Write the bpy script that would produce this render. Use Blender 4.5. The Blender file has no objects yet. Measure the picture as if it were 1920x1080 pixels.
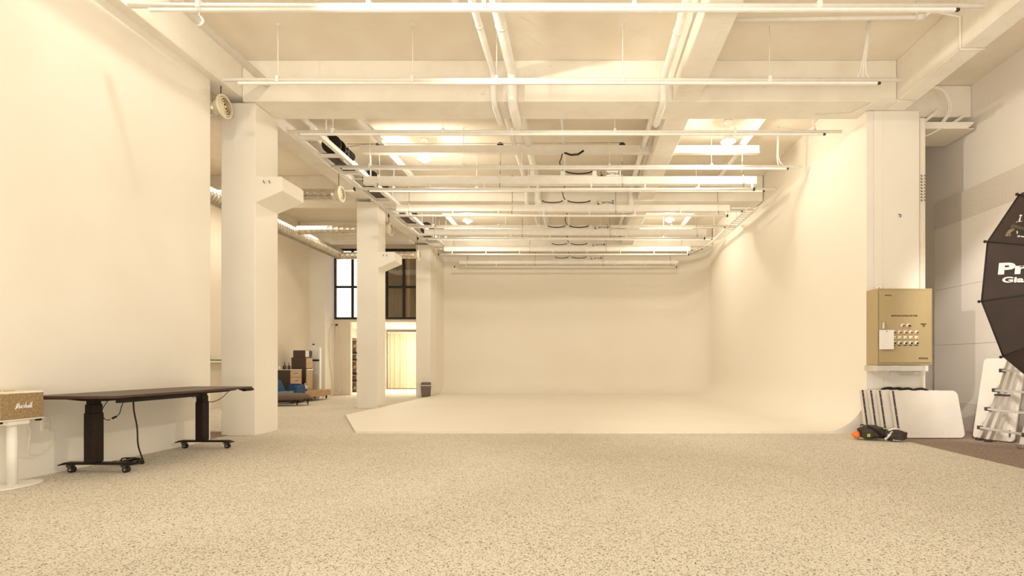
import bpy, bmesh, math, random
from mathutils import Vector, Matrix, noise
random.seed(7)
PI = math.pi
S = bpy.context.scene
COL = S.collection
WL = {}

# ---------------------------------------------------------------- materials
def mat(name, col, rough=0.6, metal=0.0, col2=None, nscale=3.0, bump=0.0, bscale=60.0, detail=4.0,
        emit=None, estr=0.0, fac=(0.35, 0.65), spec=0.4, speck=0.0):
    col = NZ(col); col2 = NZ(col2) if col2 else None
    m = bpy.data.materials.new(name); m.use_nodes = True
    nt = m.node_tree; N = nt.nodes; L = nt.links
    b = N['Principled BSDF']
    b.inputs['Base Color'].default_value = (*col, 1)
    b.inputs['Roughness'].default_value = rough
    b.inputs['Metallic'].default_value = metal
    b.inputs['Specular IOR Level'].default_value = spec
    tc = N.new('ShaderNodeTexCoord')
    n = N.new('ShaderNodeTexNoise'); n.inputs['Scale'].default_value = nscale; n.inputs['Detail'].default_value = detail
    L.new(tc.outputs['Object'], n.inputs['Vector'])
    r = N.new('ShaderNodeValToRGB')
    r.color_ramp.elements[0].position = fac[0]; r.color_ramp.elements[1].position = fac[1]
    c2 = col2 if col2 else tuple(c * 0.93 for c in col)
    r.color_ramp.elements[0].color = (*c2, 1); r.color_ramp.elements[1].color = (*col, 1)
    L.new(n.outputs['Fac'], r.inputs['Fac']); L.new(r.outputs['Color'], b.inputs['Base Color'])
    if speck > 0:
        n3 = N.new('ShaderNodeTexNoise'); n3.inputs['Scale'].default_value = 7.0; n3.inputs['Detail'].default_value = 10; n3.inputs['Roughness'].default_value = 0.72
        L.new(tc.outputs['Object'], n3.inputs['Vector'])
        r3 = N.new('ShaderNodeValToRGB'); r3.color_ramp.elements[0].position = 0.63; r3.color_ramp.elements[0].color = (1, 1, 1, 1)
        r3.color_ramp.elements[1].position = 0.70; r3.color_ramp.elements[1].color = (1-speck, 1-speck*1.15, 1-speck*1.4, 1)
        L.new(n3.outputs['Fac'], r3.inputs['Fac'])
        mm = N.new('ShaderNodeMix'); mm.data_type = 'RGBA'; mm.blend_type = 'MULTIPLY'; mm.inputs[0].default_value = 1.0
        L.new(r.outputs['Color'], mm.inputs[6]); L.new(r3.outputs['Color'], mm.inputs[7]); L.new(mm.outputs[2], b.inputs['Base Color'])
    if bump > 0:
        n2 = N.new('ShaderNodeTexNoise'); n2.inputs['Scale'].default_value = bscale; n2.inputs['Detail'].default_value = 3
        L.new(tc.outputs['Object'], n2.inputs['Vector'])
        bp = N.new('ShaderNodeBump'); bp.inputs['Strength'].default_value = bump; bp.inputs['Distance'].default_value = 0.01
        L.new(n2.outputs['Fac'], bp.inputs['Height']); L.new(bp.outputs['Normal'], b.inputs['Normal'])
    if emit:
        b.inputs['Emission Color'].default_value = (*emit, 1); b.inputs['Emission Strength'].default_value = estr
    return m

def carpet(name, base, light, dark, dk=0.12, scale=150):
    base, light, dark = NZ(base), NZ(light), NZ(dark)
    m = bpy.data.materials.new(name); m.use_nodes = True
    nt = m.node_tree; N = nt.nodes; L = nt.links; b = N['Principled BSDF']
    b.inputs['Roughness'].default_value = 0.95; b.inputs['Specular IOR Level'].default_value = 0.05
    tc = N.new('ShaderNodeTexCoord')
    v = N.new('ShaderNodeTexVoronoi'); v.inputs['Scale'].default_value = scale
    L.new(tc.outputs['Object'], v.inputs['Vector'])
    sp = N.new('ShaderNodeSeparateColor'); L.new(v.outputs['Color'], sp.inputs['Color'])
    r = N.new('ShaderNodeValToRGB'); e = r.color_ramp.elements
    e[0].position = 0.0; e[0].color = (*dark, 1)
    e[1].position = 1.0; e[1].color = (*light, 1)
    a = e.new(dk); a.color = (*[x * 0.62 for x in base], 1)
    a = e.new(dk + 0.13); a.color = (*base, 1)
    a = e.new(0.6); a.color = (*light, 1)
    L.new(sp.outputs['Red'], r.inputs['Fac'])
    n = N.new('ShaderNodeTexNoise'); n.inputs['Scale'].default_value = 0.9; n.inputs['Detail'].default_value = 5
    L.new(tc.outputs['Object'], n.inputs['Vector'])
    mr = N.new('ShaderNodeMapRange'); mr.inputs['To Min'].default_value = 0.88; mr.inputs['To Max'].default_value = 1.08
    L.new(n.outputs['Fac'], mr.inputs['Value'])
    mx = N.new('ShaderNodeVectorMath'); mx.operation = 'SCALE'
    L.new(r.outputs['Color'], mx.inputs[0]); L.new(mr.outputs['Result'], mx.inputs['Scale'])
    L.new(mx.outputs['Vector'], b.inputs['Base Color'])
    bp = N.new('ShaderNodeBump'); bp.inputs['Strength'].default_value = 0.25; bp.inputs['Distance'].default_value = 0.004
    L.new(v.outputs['Distance'], bp.inputs['Height']); L.new(bp.outputs['Normal'], b.inputs['Normal'])
    return m

def perforated(name, col, dark, pitch=0.021, r0=0.27):
    col = NZ(col)
    m = bpy.data.materials.new(name); m.use_nodes = True
    nt = m.node_tree; N = nt.nodes; L = nt.links; b = N['Principled BSDF']
    b.inputs['Roughness'].default_value = 0.7
    tc = N.new('ShaderNodeTexCoord'); sx = N.new('ShaderNodeSeparateXYZ'); L.new(tc.outputs['Object'], sx.inputs[0])
    def fr(sock):
        d = N.new('ShaderNodeMath'); d.operation = 'DIVIDE'; d.inputs[1].default_value = pitch; L.new(sock, d.inputs[0])
        f = N.new('ShaderNodeMath'); f.operation = 'FRACT'; L.new(d.outputs[0], f.inputs[0])
        s = N.new('ShaderNodeMath'); s.operation = 'SUBTRACT'; s.inputs[1].default_value = 0.5; L.new(f.outputs[0], s.inputs[0])
        p = N.new('ShaderNodeMath'); p.operation = 'MULTIPLY'; L.new(s.outputs[0], p.inputs[0]); L.new(s.outputs[0], p.inputs[1])
        return p.outputs[0]
    a = N.new('ShaderNodeMath'); a.operation = 'ADD'; L.new(fr(sx.outputs['Y']), a.inputs[0]); L.new(fr(sx.outputs['Z']), a.inputs[1])
    c = N.new('ShaderNodeMath'); c.operation = 'LESS_THAN'; c.inputs[1].default_value = r0 * r0; L.new(a.outputs[0], c.inputs[0])
    mx = N.new('ShaderNodeMix'); mx.data_type = 'RGBA'
    L.new(c.outputs[0], mx.inputs[0]); mx.inputs[6].default_value = (*col, 1); mx.inputs[7].default_value = (*dark, 1)
    L.new(mx.outputs[2], b.inputs['Base Color'])
    return m

W0 = (0.86, 0.775, 0.635)
def NZ(c): return (c[0], min(c[1]*1.06, .9), min(c[2]*1.19, .9))
M = dict(
 wall=mat('plaster', W0, 0.85, col2=(0.83, 0.74, 0.595), nscale=1.1, bump=0.08, bscale=30),
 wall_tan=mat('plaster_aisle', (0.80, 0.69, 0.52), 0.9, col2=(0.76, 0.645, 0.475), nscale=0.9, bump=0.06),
 conc=mat('painted_concrete', (0.85, 0.765, 0.62), 0.8, col2=(0.79, 0.695, 0.545), nscale=2.3, bump=0.35, bscale=16, detail=8, fac=(0.3, 0.55), speck=0.3),
 slab=mat('slab_paint', (0.82, 0.71, 0.545), 0.85, col2=(0.775, 0.66, 0.49), nscale=1.6, bump=0.3, bscale=12, detail=8, speck=0.16),
 cyc=mat('cyclorama_paint', (0.86, 0.765, 0.61), 0.7, col2=(0.845, 0.745, 0.585), nscale=0.6, bump=0.03, bscale=10),
 white=mat('white_painted_steel', (0.88, 0.81, 0.69), 0.4, col2=(0.84, 0.76, 0.63), nscale=9),
 cream=mat('cream_steel', (0.84, 0.75, 0.6), 0.5, nscale=5),
 rightw=mat('right_wall_board', (0.86, 0.765, 0.645), 0.8, col2=(0.83, 0.735, 0.61), nscale=1.3),
 perf=perforated('perforated_board', (0.85, 0.75, 0.62), (0.24, 0.17, 0.11)),
 dark=mat('desk_dark', (0.016, 0.008, 0.005), 0.5, spec=0.2, col2=(0.022, 0.012, 0.008), nscale=30),
 desk_top=mat('desk_top_laminate', (0.075, 0.038, 0.022), 0.4, col2=(0.06, 0.03, 0.017), nscale=20),
 black=mat('black_rubber', (0.015, 0.011, 0.009), 0.55),
 iron=mat('dark_machine', (0.055, 0.042, 0.032), 0.5, metal=0.3, nscale=20),
 chrome=mat('chrome', (0.75, 0.7, 0.62), 0.25, metal=1.0),
 alu=mat('aluminium', (0.83, 0.77, 0.68), 0.33, metal=0.85, nscale=12),
 galv=mat('galvanised_duct', (0.74, 0.65, 0.50), 0.34, metal=0.8, col2=(0.62, 0.53, 0.4), nscale=6),
 olive=mat('olive_enamel', (0.45, 0.335, 0.165), 0.5, col2=(0.43, 0.32, 0.155), nscale=4),
 olive_d=mat('olive_gap', (0.22, 0.16, 0.08), 0.6),
 plastic=mat('blow_moulded_plastic', (0.76, 0.675, 0.56), 0.55, col2=(0.72, 0.635, 0.52), nscale=4, bump=0.1, bscale=80),
 gunmetal=mat('table_frame', (0.09, 0.07, 0.06), 0.4, metal=0.4),
 brown_dark=mat('dark_veneer', (0.075, 0.05, 0.035), 0.5, nscale=12),
 wood=mat('oak_veneer', (0.47, 0.30, 0.155), 0.5, col2=(0.38, 0.23, 0.11), nscale=7),
 wood_box=mat('warm_oak', (0.45, 0.25, 0.105), 0.5, col2=(0.36, 0.19, 0.075), nscale=7),
 blue=mat('blue_fabric', (0.035, 0.085, 0.16), 0.9, col2=(0.028, 0.065, 0.125), nscale=25),
 bluel=mat('blue_seat_fabric', (0.17, 0.24, 0.27), 0.9, nscale=25),
 taupe=mat('taupe_fabric', (0.17, 0.115, 0.085), 0.95, nscale=30),
 soft=mat('softbox_nylon', (0.040, 0.022, 0.016), 0.6, col2=(0.032, 0.018, 0.013), nscale=5),
 silver=mat('silver_lining', (0.7, 0.68, 0.62), 0.4, metal=0.7),
 printw=mat('print_white', (0.92, 0.88, 0.80), 0.6, emit=(1, .93, .82), estr=0.0),
 ink=mat('print_ink', (0.05, 0.035, 0.02), 0.6),
 paper=mat('paper', (0.92, 0.85, 0.74), 0.8),
 red=mat('red_cap', (0.35, 0.03, 0.03), 0.4), yel=mat('yellow_cap', (0.75, 0.5, 0.12), 0.4),
 orange=mat('orange_cloth', (0.85, 0.2, 0.045), 0.7), green=mat('green_tag', (0.36, 0.6, 0.1), 0.7),
 bag=mat('bag_nylon', (0.075, 0.052, 0.036), 0.75, col2=(0.04, 0.028, 0.02), nscale=18, bump=0.5, bscale=14),
 grille=mat('speaker_weave', (0.40, 0.27, 0.13), 0.9, col2=(0.27, 0.17, 0.075), nscale=60, bump=0.4, bscale=160),
 creamv=mat('cream_vinyl', (0.80, 0.69, 0.47), 0.55),
 brass=mat('brass', (0.75, 0.5, 0.18), 0.35, metal=0.7),
 grey=mat('grey_plastic', (0.17, 0.125, 0.095), 0.6),
 frame=mat('black_window_frame', (0.018, 0.015, 0.012), 0.5),
 curtain=mat('curtain_beige', (0.64, 0.49, 0.30), 0.9, nscale=8),
 curtain2=mat('curtain_cream', (0.84, 0.66, 0.38), 0.9, nscale=8),
 day=mat('bright_daylight', (1, 1, 1), 0.9, emit=(1, 0.98, 0.95), estr=2.2),
 glow=mat('lamp_bulb_glow', (1, 1, 1), 0.5, emit=(1, 0.93, 0.78), estr=22),
 aircon=mat('white_appliance', (0.86, 0.79, 0.68), 0.5),
 bluep=mat('blue_plastic', (0.03, 0.04, 0.3), 0.4),
 floor=carpet('speckled_carpet', (0.625, 0.515, 0.37), (0.74, 0.665, 0.52), (0.12, 0.075, 0.045), dk=0.11, scale=150),
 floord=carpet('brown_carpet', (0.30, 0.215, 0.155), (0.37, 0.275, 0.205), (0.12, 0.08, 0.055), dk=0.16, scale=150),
)
g = bpy.data.materials.new('clear_glass'); g.use_nodes = True
gb = g.node_tree.nodes['Principled BSDF']; gb.inputs['Transmission Weight'].default_value = 1.0
gb.inputs['Roughness'].default_value = 0.02; gb.inputs['IOR'].default_value = 1.2
M['glass'] = g

# ---------------------------------------------------------------- mesh helpers
SPLIT = {'hanging_rod', 'clamp', 'cross_bar', 'hanger', 'pipe_bracket', 'cable', 'junction_box', 'chain', 'pulley', 'knob', 'rivet',
 'cable_tie', 'rung', 'side_rail', 'brace', 'rubber_pad', 'hook', 'rail', 'bracket', 'end_cap', 'end_plate', 'outlet', 'screw',
 'cone_ring', 'intake_louvre', 'louvre_gap', 'piping', 'channel_lip', 'beam_section', 'rung_bracket', 'side_panel', 'pipe_run', 'armrest', 'crossbar', 'window_frame', 'edge_trim', 'fitting'}
def islands(bm):
    bm.verts.index_update(); bm.verts.ensure_lookup_table(); seen = set(); G = []
    for v in bm.verts:
        if v.index in seen: continue
        st_ = [v]; seen.add(v.index); grp = []
        while st_:
            q = st_.pop(); grp.append(q)
            for e in q.link_edges:
                o = e.other_vert(q)
                if o.index not in seen: seen.add(o.index); st_.append(o)
        G.append(grp)
    B = []
    for g_ in G:
        c = [v.co for v in g_]
        B.append([g_, [min(p[i] for p in c)-.002 for i in range(3)], [max(p[i] for p in c)+.002 for i in range(3)]])
    ch = True
    while ch:
        ch = False
        for i in range(len(B)):
            for j in range(i+1, len(B)):
                if all(B[i][1][k] <= B[j][2][k] and B[j][1][k] <= B[i][2][k] for k in range(3)):
                    B[i] = [B[i][0]+B[j][0], [min(B[i][1][k], B[j][1][k]) for k in range(3)], [max(B[i][2][k], B[j][2][k]) for k in range(3)]]
                    B.pop(j); ch = True; break
            if ch: break
    return [b[0] for b in B]
class MB:
    def __init__(self): self.bm = bmesh.new()
    def box(self, x0, x1, y0, y1, z0, z1, b=0.0, seg=2):
        t = bmesh.new()
        bmesh.ops.create_cube(t, size=1)
        for v in t.verts:
            v.co = Vector((x0 + (v.co.x + .5) * (x1 - x0), y0 + (v.co.y + .5) * (y1 - y0), z0 + (v.co.z + .5) * (z1 - z0)))
        if b > 0: bmesh.ops.bevel(t, geom=t.edges[:], offset=b, segments=seg, affect='EDGES', profile=0.5)
        self.add(t); return self
    def add(self, t, mtx=None):
        if mtx: t.transform(mtx)
        me = bpy.data.meshes.new('t'); t.to_mesh(me); t.free(); self.bm.from_mesh(me); bpy.data.meshes.remove(me)
    def cyl(self, p0, p1, r, n=14, r2=None, caps=True):
        p0, p1 = Vector(p0), Vector(p1); r2 = r if r2 is None else r2
        d = (p1 - p0).normalized(); up = Vector((0, 0, 1)) if abs(d.z) < .9 else Vector((1, 0, 0))
        a = d.cross(up).normalized(); b = d.cross(a)
        A = [self.bm.verts.new(p0 + r * (math.cos(2*PI*i/n) * a + math.sin(2*PI*i/n) * b)) for i in range(n)]
        B = [self.bm.verts.new(p1 + r2 * (math.cos(2*PI*i/n) * a + math.sin(2*PI*i/n) * b)) for i in range(n)]
        for i in range(n):
            f = self.bm.faces.new((A[i], A[(i+1) % n], B[(i+1) % n], B[i])); f.smooth = True
        if caps: self.bm.faces.new(A[::-1]); self.bm.faces.new(B)
        return self
    def tube(self, pts, r, n=8):
        pts = [Vector(p) for p in pts]; rings = []; pa = None
        for i, p in enumerate(pts):
            d = (pts[min(i+1, len(pts)-1)] - pts[max(i-1, 0)]).normalized()
            if pa is None:
                up = Vector((0, 0, 1)) if abs(d.z) < .9 else Vector((1, 0, 0)); a = d.cross(up).normalized()
            else: a = (pa - d * pa.dot(d)).normalized()
            pa = a; b = d.cross(a); rr = r[i] if isinstance(r, (list, tuple)) else r
            rings.append([self.bm.verts.new(p + rr * (math.cos(2*PI*k/n) * a + math.sin(2*PI*k/n) * b)) for k in range(n)])
        for i in range(len(rings)-1):
            for k in range(n):
                f = self.bm.faces.new((rings[i][k], rings[i][(k+1) % n], rings[i+1][(k+1) % n], rings[i+1][k])); f.smooth = True
        self.bm.faces.new(rings[0][::-1]); self.bm.faces.new(rings[-1])
        return self
    def prism(self, poly, axis, a0, a1):
        """poly: 2D points in the two other axes (order: yz for x, xz for y, xy for z)"""
        def P(p, a):
            return {'x': (a, p[0], p[1]), 'y': (p[0], a, p[1]), 'z': (p[0], p[1], a)}[axis]
        A = [self.bm.verts.new(P(p, a0)) for p in poly]; B = [self.bm.verts.new(P(p, a1)) for p in poly]
        n = len(poly)
        for i in range(n): self.bm.faces.new((A[i], A[(i+1) % n], B[(i+1) % n], B[i]))
        self.bm.faces.new(A[::-1]); self.bm.faces.new(B)
        return self
    def lathe(self, prof, c, axis='z', n=24, caps=True):
        """prof: (radius, height) list"""
        c = Vector(c); rings = []
        for r, h in prof:
            ring = []
            for k in range(n):
                a = 2*PI*k/n; u, v = max(r, 1e-4) * math.cos(a), max(r, 1e-4) * math.sin(a)
                q = {'z': (u, v, h), 'x': (h, u, v), 'y': (u, h, v)}[axis]
                ring.append(self.bm.verts.new(c + Vector(q)))
            rings.append(ring)
        for i in range(len(rings)-1):
            for k in range(n):
                f = self.bm.faces.new((rings[i][k], rings[i][(k+1) % n], rings[i+1][(k+1) % n], rings[i+1][k])); f.smooth = True
        if caps: self.bm.faces.new(rings[0][::-1]); self.bm.faces.new(rings[-1])
        return self
    def ball(self, c, r, n=10):
        rx, ry, rz = r if isinstance(r, (tuple, list)) else (r, r, r)
        t = bmesh.new(); bmesh.ops.create_uvsphere(t, u_segments=n*2, v_segments=n, radius=1)
        for v in t.verts: v.co = Vector((v.co.x*rx, v.co.y*ry, v.co.z*rz)) + Vector(c)
        for f in t.faces: f.smooth = True
        self.add(t); return self
    def quad(self, pts):
        self.bm.faces.new([self.bm.verts.new(p) for p in pts]); return self
    def build(self, name, m, parent=None, kind=None):
        if parent is not None and name in SPLIT:
            gs = islands(self.bm)
            if len(gs) > 1:
                bmesh.ops.recalc_face_normals(self.bm, faces=self.bm.faces[:])
                first = None
                for gvs in gs:
                    ids = {}; nb = MB(); fs = set()
                    for v in gvs: ids[v] = nb.bm.verts.new(v.co)
                    for v in gvs:
                        for f_ in v.link_faces: fs.add(f_)
                    for f_ in sorted(fs, key=lambda q: q.index):
                        nf = nb.bm.faces.new([ids[v] for v in f_.verts]); nf.smooth = f_.smooth; nf.material_index = f_.material_index
                    o = nb._build(name, m, parent, kind); first = first or o
                self.bm.free(); return first
        return self._build(name, m, parent, kind)
    def _build(self, name, m, parent=None, kind=None):
        bmesh.ops.recalc_face_normals(self.bm, faces=self.bm.faces[:])
        if parent is not None: off = WL[parent.name]
        else:
            xs = [v.co for v in self.bm.verts]
            lo = Vector((min(c.x for c in xs), min(c.y for c in xs), min(c.z for c in xs)))
            hi = Vector((max(c.x for c in xs), max(c.y for c in xs), max(c.z for c in xs)))
            off = Vector(((lo.x+hi.x)/2, (lo.y+hi.y)/2, lo.z))
        bmesh.ops.translate(self.bm, verts=self.bm.verts[:], vec=-off)
        me = bpy.data.meshes.new(name); self.bm.to_mesh(me); self.bm.free()
        for mm in (m if isinstance(m, tuple) else (m,)): me.materials.append(M[mm] if isinstance(mm, str) else mm)
        o = bpy.data.objects.new(name, me); COL.objects.link(o)
        if parent is not None: o.parent = parent; WL[o.name] = off.copy()
        else: o.location = off; WL[o.name] = off.copy()
        if kind: o['kind'] = kind
        return o

def thing(name, label, cat, loc=(0, 0, 0), group=None):
    o = bpy.data.objects.new(name, None); COL.objects.link(o); o.location = loc; o.empty_display_size = 0.1
    o['label'] = label; o['category'] = cat
    if group: o['group'] = group
    WL[o.name] = Vector(loc); return o
def tag(o, label, cat, group=None):
    o['label'] = label; o['category'] = cat
    if group: o['group'] = group
    return o
def copy_tree(o, parent=None):
    c = o.copy(); COL.objects.link(c)
    if parent is not None: c.parent = parent
    for ch in [x for x in COL.objects if x.parent == o]: copy_tree(ch, c)
    return c
def struct(mb, name, m): return mb.build(name, m, None, 'structure')

def textmesh(body, size, mtx, name, m, parent, off=0.0, sx=1.0, shear=0.0, depth=0.0008, align='CENTER', raw=False):
    cu = bpy.data.curves.new('txt', 'FONT'); cu.body = body; cu.size = size; cu.offset = off; cu.extrude = depth
    cu.align_x = align; cu.align_y = 'CENTER'; cu.shear = shear
    to = bpy.data.objects.new('txt', cu); COL.objects.link(to)
    bpy.context.view_layer.update()
    me = bpy.data.meshes.new_from_object(to.evaluated_get(bpy.context.evaluated_depsgraph_get()))
    bpy.data.objects.remove(to); bpy.data.curves.remove(cu)
    t = bmesh.new(); t.from_mesh(me); bpy.data.meshes.remove(me)
    for v in t.verts: v.co.x *= sx
    if raw: return t
    t.transform(mtx)
    mb = MB(); mb.add(t)
    return mb.build(name, m, parent)
FACE_CAM = Matrix.Rotation(PI/2, 4, 'X')                       # text faces -Y
FACE_X = Matrix.Rotation(PI/2, 4, 'Z') @ Matrix.Rotation(PI/2, 4, 'X')   # text faces +X
def T(*v): return Matrix.Translation(v)

# ---------------------------------------------------------------- camera
F, VX, VY, H = 960.0, 1086.0, 682.0, 1.02
cam = bpy.data.cameras.new('camera'); co = bpy.data.objects.new('camera', cam); COL.objects.link(co)
cam.sensor_width = 36; cam.lens = 36*F/1920; cam.shift_x = -(VX-960)/1920; cam.shift_y = (VY-540)/1920
co.location = (0, 0, H); co.rotation_euler = (PI/2, 0, 0); cam.clip_start = 0.05; cam.clip_end = 200
S.camera = co
def at(px, py, Y): return Vector(((px-VX)/F*Y, Y, H-(py-VY)/F*Y))

# ---------------------------------------------------------------- the setting
ZS = 5.30                                                       # slab
struct(MB().box(-9.0, 4.31, -2.5, 24, -0.12, 0), 'floor', 'floor')
struct(MB().box(4.31, 6.4, -2.5, 10.5, -0.12, -0.002), 'floor', 'floord')
o = MB().box(-8.43, -4.98, 4.8, 7.62, 0.0, 0.012).build('floor_strip', 'floord'); tag(o, 'flat dark brown strip on the floor behind the end of the left partition', 'carpet')  # thin slab in the dark floor material, laid over the main floor
struct(MB().box(-9.0, 4.76, -1.0, 17.7, ZS, ZS+0.2), 'ceiling', 'slab')
struct(MB().box(4.76, 6.4, -1.0, 10.5, 5.22, 5.5), 'ceiling', 'slab')
struct(MB().box(-5.15, -4.9, -2.5, 6.8, 0, 4.9), 'wall_left', 'wall')
struct(MB().box(-8.65, -8.43, 1.0, 16.0, 0, ZS), 'wall_aisle', 'wall_tan')
w = MB(); w.box(-8.65, -7.94, 16.0, 16.62, 0, ZS); struct(w, 'wall_pilaster', 'wall')
# window wall at Y=16.62: opening below, window above
YW = 16.62
w = MB()
w.box(-7.94, -7.42, YW, YW+.12, 0, 2.38); w.box(-7.94, -4.76, YW, YW+.12, 2.38, 2.46)
w.box(-7.94, -4.76, YW, YW+.12, 4.75, ZS)
struct(w, 'wall_window', 'wall_tan')
# window
win = bpy.data.objects.new('window_1', None); COL.objects.link(win); win.location = (-6.4, YW, 2.46); WL[win.name] = Vector(win.location); win['kind'] = 'structure'
f = MB(); z0, z1 = 2.46, 4.75
xs = [-7.92 + 0.555*i for i in range(6)]
for x in xs: f.box(x-.03, x+.03, YW-.02, YW+.06, z0, z1)
zb = H + (682-538)/F*YW
f2 = MB()
for z in (z0+.035, zb, z1-.035): f2.box(xs[0], xs[-1], YW-.015, YW+.05, z-.035, z+.035)
f.build('window_frame', 'frame', win); f2.build('crossbar', 'frame', win)
MB().box(xs[0], xs[-1], YW+.02, YW+.026, z0, z1).build('pane', 'glass', win)
# room behind (below) and loft behind the window
w = MB(); w.box(-9.0, -4.62, 21.0, 21.1, 0, 2.4); struct(w, 'wall_back_room', 'wall')
w = MB(); w.box(-9.0, -8.9, 16.75, 21.0, 0, 2.4); struct(w, 'wall_back_room_left', 'wall')
w = MB(); w.box(-4.72, -4.62, 17.7, 21.0, 0, 2.4); struct(w, 'wall_back_room_right', 'wall')
w = MB(); w.box(-9.0, -4.77, 16.75, 21.1, 2.40, 2.44); struct(w, 'ceiling_back_room', 'wall')
w = MB(); w.box(-8.15, -7.8, 20.35, 20.75, 0, 2.4); struct(w, 'wall_pier', 'wall')
w = MB(); w.box(-9.0, -4.77, 18.6, 18.7, 2.44, 5.3); struct(w, 'wall_daylight', 'day')
# right wall
XR = 5.87
struct(MB().box(XR+.05, XR+.2, -2.5, 10.2, 0, 5.22), 'wall_right', 'rightw')
struct(MB().box(4.3, 6.1, 9.1, 9.3, 0, 5.22), 'wall_recess', 'wall_tan')
for i, (za, zc) in enumerate(((0.0, 0.42), (3.22, 3.66))):
    o = MB().box(XR, XR+.05, 0.5, 8.46, za, zc).build('acoustic_panel', 'perf')
    tag(o, ('perforated cream board strip along the floor of the right wall', 'perforated cream board strip high on the right wall')[i], 'wall panel')
o = MB()
for a, b_ in ((.42, 1.32), (1.324, 2.22), (2.224, 3.22)):
    o.box(XR, XR+.05, 0.5, 8.46, a, b_)
tag(o.build('wall_board', 'rightw'), 'plain cream boards between the two perforated strips on the right wall', 'wall panel')
# short wall behind third column + upper back
struct(MB().box(-4.75, -4.6, 16.4, 17.6, 0, ZS), 'wall_cove_left', 'cyc')

# cyclorama -----------------------------------------------------
XC, YF, YB, RC, r0, XL = 4.20, 7.5, 17.4, 1.15, 0.62, -4.6
path = []                                                       # (point on wall line, inward normal)
for i in range(12): path.append((Vector((XC, YF + (YB-RC-YF)*i/12, 0)), Vector((-1, 0, 0))))
for i in range(15):
    a = PI/2*i/14; path.append((Vector((XC-RC+RC*math.cos(a), YB-RC+RC*math.sin(a), 0)), Vector((-math.cos(a), -math.sin(a), 0))))
for i in range(1, 11): path.append((Vector((XC-RC + (XL-XC+RC)*i/10, YB, 0)), Vector((0, -1, 0))))
zf = 0.03
prof = [(r0 - r0*math.sin(PI/2*j/12), zf + r0 - r0*math.cos(PI/2*j/12)) for j in range(13)] + [(0, 2.0), (0, 3.5), (0, ZS)]
c = MB(); grid = []
for p, n in path: grid.append([c.bm.verts.new(p + n*o_ + Vector((0, 0, z))) for o_, z in prof])
for i in range(len(grid)-1):
    for j in range(len(prof)-1):
        f = c.bm.faces.new((grid[i][j], grid[i+1][j], grid[i+1][j+1], grid[i][j+1])); f.smooth = True
inner = [gr[0] for gr in grid]
left = [c.bm.verts.new(v) for v in ((-4.56, YB-r0, zf), (-4.52, 15.85, zf), (-4.52, 9.95, zf), (-3.27, YF, zf))]
c.bm.faces.new(inner[:-1] + [inner[-1]] + left)
cyc = c.build('cyclorama', 'cyc'); tag(cyc, 'large seamless cream infinity cove filling the back of the studio', 'infinity cove')
k = MB()
cv = [(XC - o_, z) for o_, z in prof[:13]] + [(XC, ZS-.6), (XC+.1, ZS-.6), (XC+.1, 0), (-3.27, 0), (-3.27, zf)]
tri = [(XC-o_, z) for o_, z in prof[:13]]
k.prism(tri + [(XC, 4.71), (4.30, 4.71), (4.30, 0.0), (XC-r0, 0.0)], 'y', YF-.02, YF+.0)
k.box(XC+.002, XC+.09, YF, 9.0, 0, 4.71)
k.build('end_panel', 'rightw', cyc)
k = MB()
k.box(-3.27, XC-r0, YF-.015, YF-.001, 0, zf)
k.prism([(-3.27, YF-.015), (-3.27, YF), (-4.52, 9.95), (-4.54, 9.94)], 'z', 0.001, zf)
k.box(-4.54, -4.525, 9.95, 11.6, 0.001, zf-.002); k.box(-4.54, -4.525, 12.2, 15.85, .001, zf-.002)
k.build('floor_edge', 'cream', cyc)

# beams ---------------------------------------------------------
def beam(x0, x1, y0, y1, z0, z1, label):
    o = MB().box(x0, x1, y0, y1, z0, z1, b=.008, seg=1).build('ceiling_beam', 'conc'); tag(o, label, 'beam', None); return o
beam(-4.752, 4.476, 7.22, 7.75, 4.72, ZS, 'thick cream concrete crossbeam resting over the nearest column')
beam(-4.752, 4.18, 11.65, 12.15, 4.72, ZS, 'cream concrete crossbeam over the middle column')
beam(-4.752, 4.18, 16.1, 16.6, 4.72, ZS, 'cream concrete crossbeam farthest back, over the third column')
for i, (a, b_) in enumerate(((7.22, 7.75), (11.65, 12.15), (15.4, 15.9))):
    beam(-8.42, -5.10, a, b_, 4.72, ZS, ('concrete crossbeam above the side aisle behind the nearest column', 'concrete crossbeam above the side aisle at the middle column', 'concrete crossbeam above the aisle in front of the black framed window')[i])
beam(-5.09, -4.756, -1, 16.6, 4.78, ZS, 'long cream concrete beam running back over the row of three columns')
beam(4.48, 4.75, -1, 9.05, 4.72, ZS, 'long cream concrete beam running back at upper right above the panelled column')
beam(1.32, 1.68, -1, 7.21, 4.72, ZS, 'lengthwise concrete beam right of centre in the nearest ceiling bay')
beam(1.32, 1.68, 7.76, 11.64, 4.76, ZS, 'lengthwise concrete beam right of centre in the second ceiling bay')
beam(1.32, 1.68, 12.16, 16.09, 4.76, ZS, 'lengthwise concrete beam right of centre in the rear ceiling bay')
beam(4.76, 5.915, 7.72, 8.1, 4.74, 5.215, 'short concrete crossbeam in the corner above the cable tray')

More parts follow.
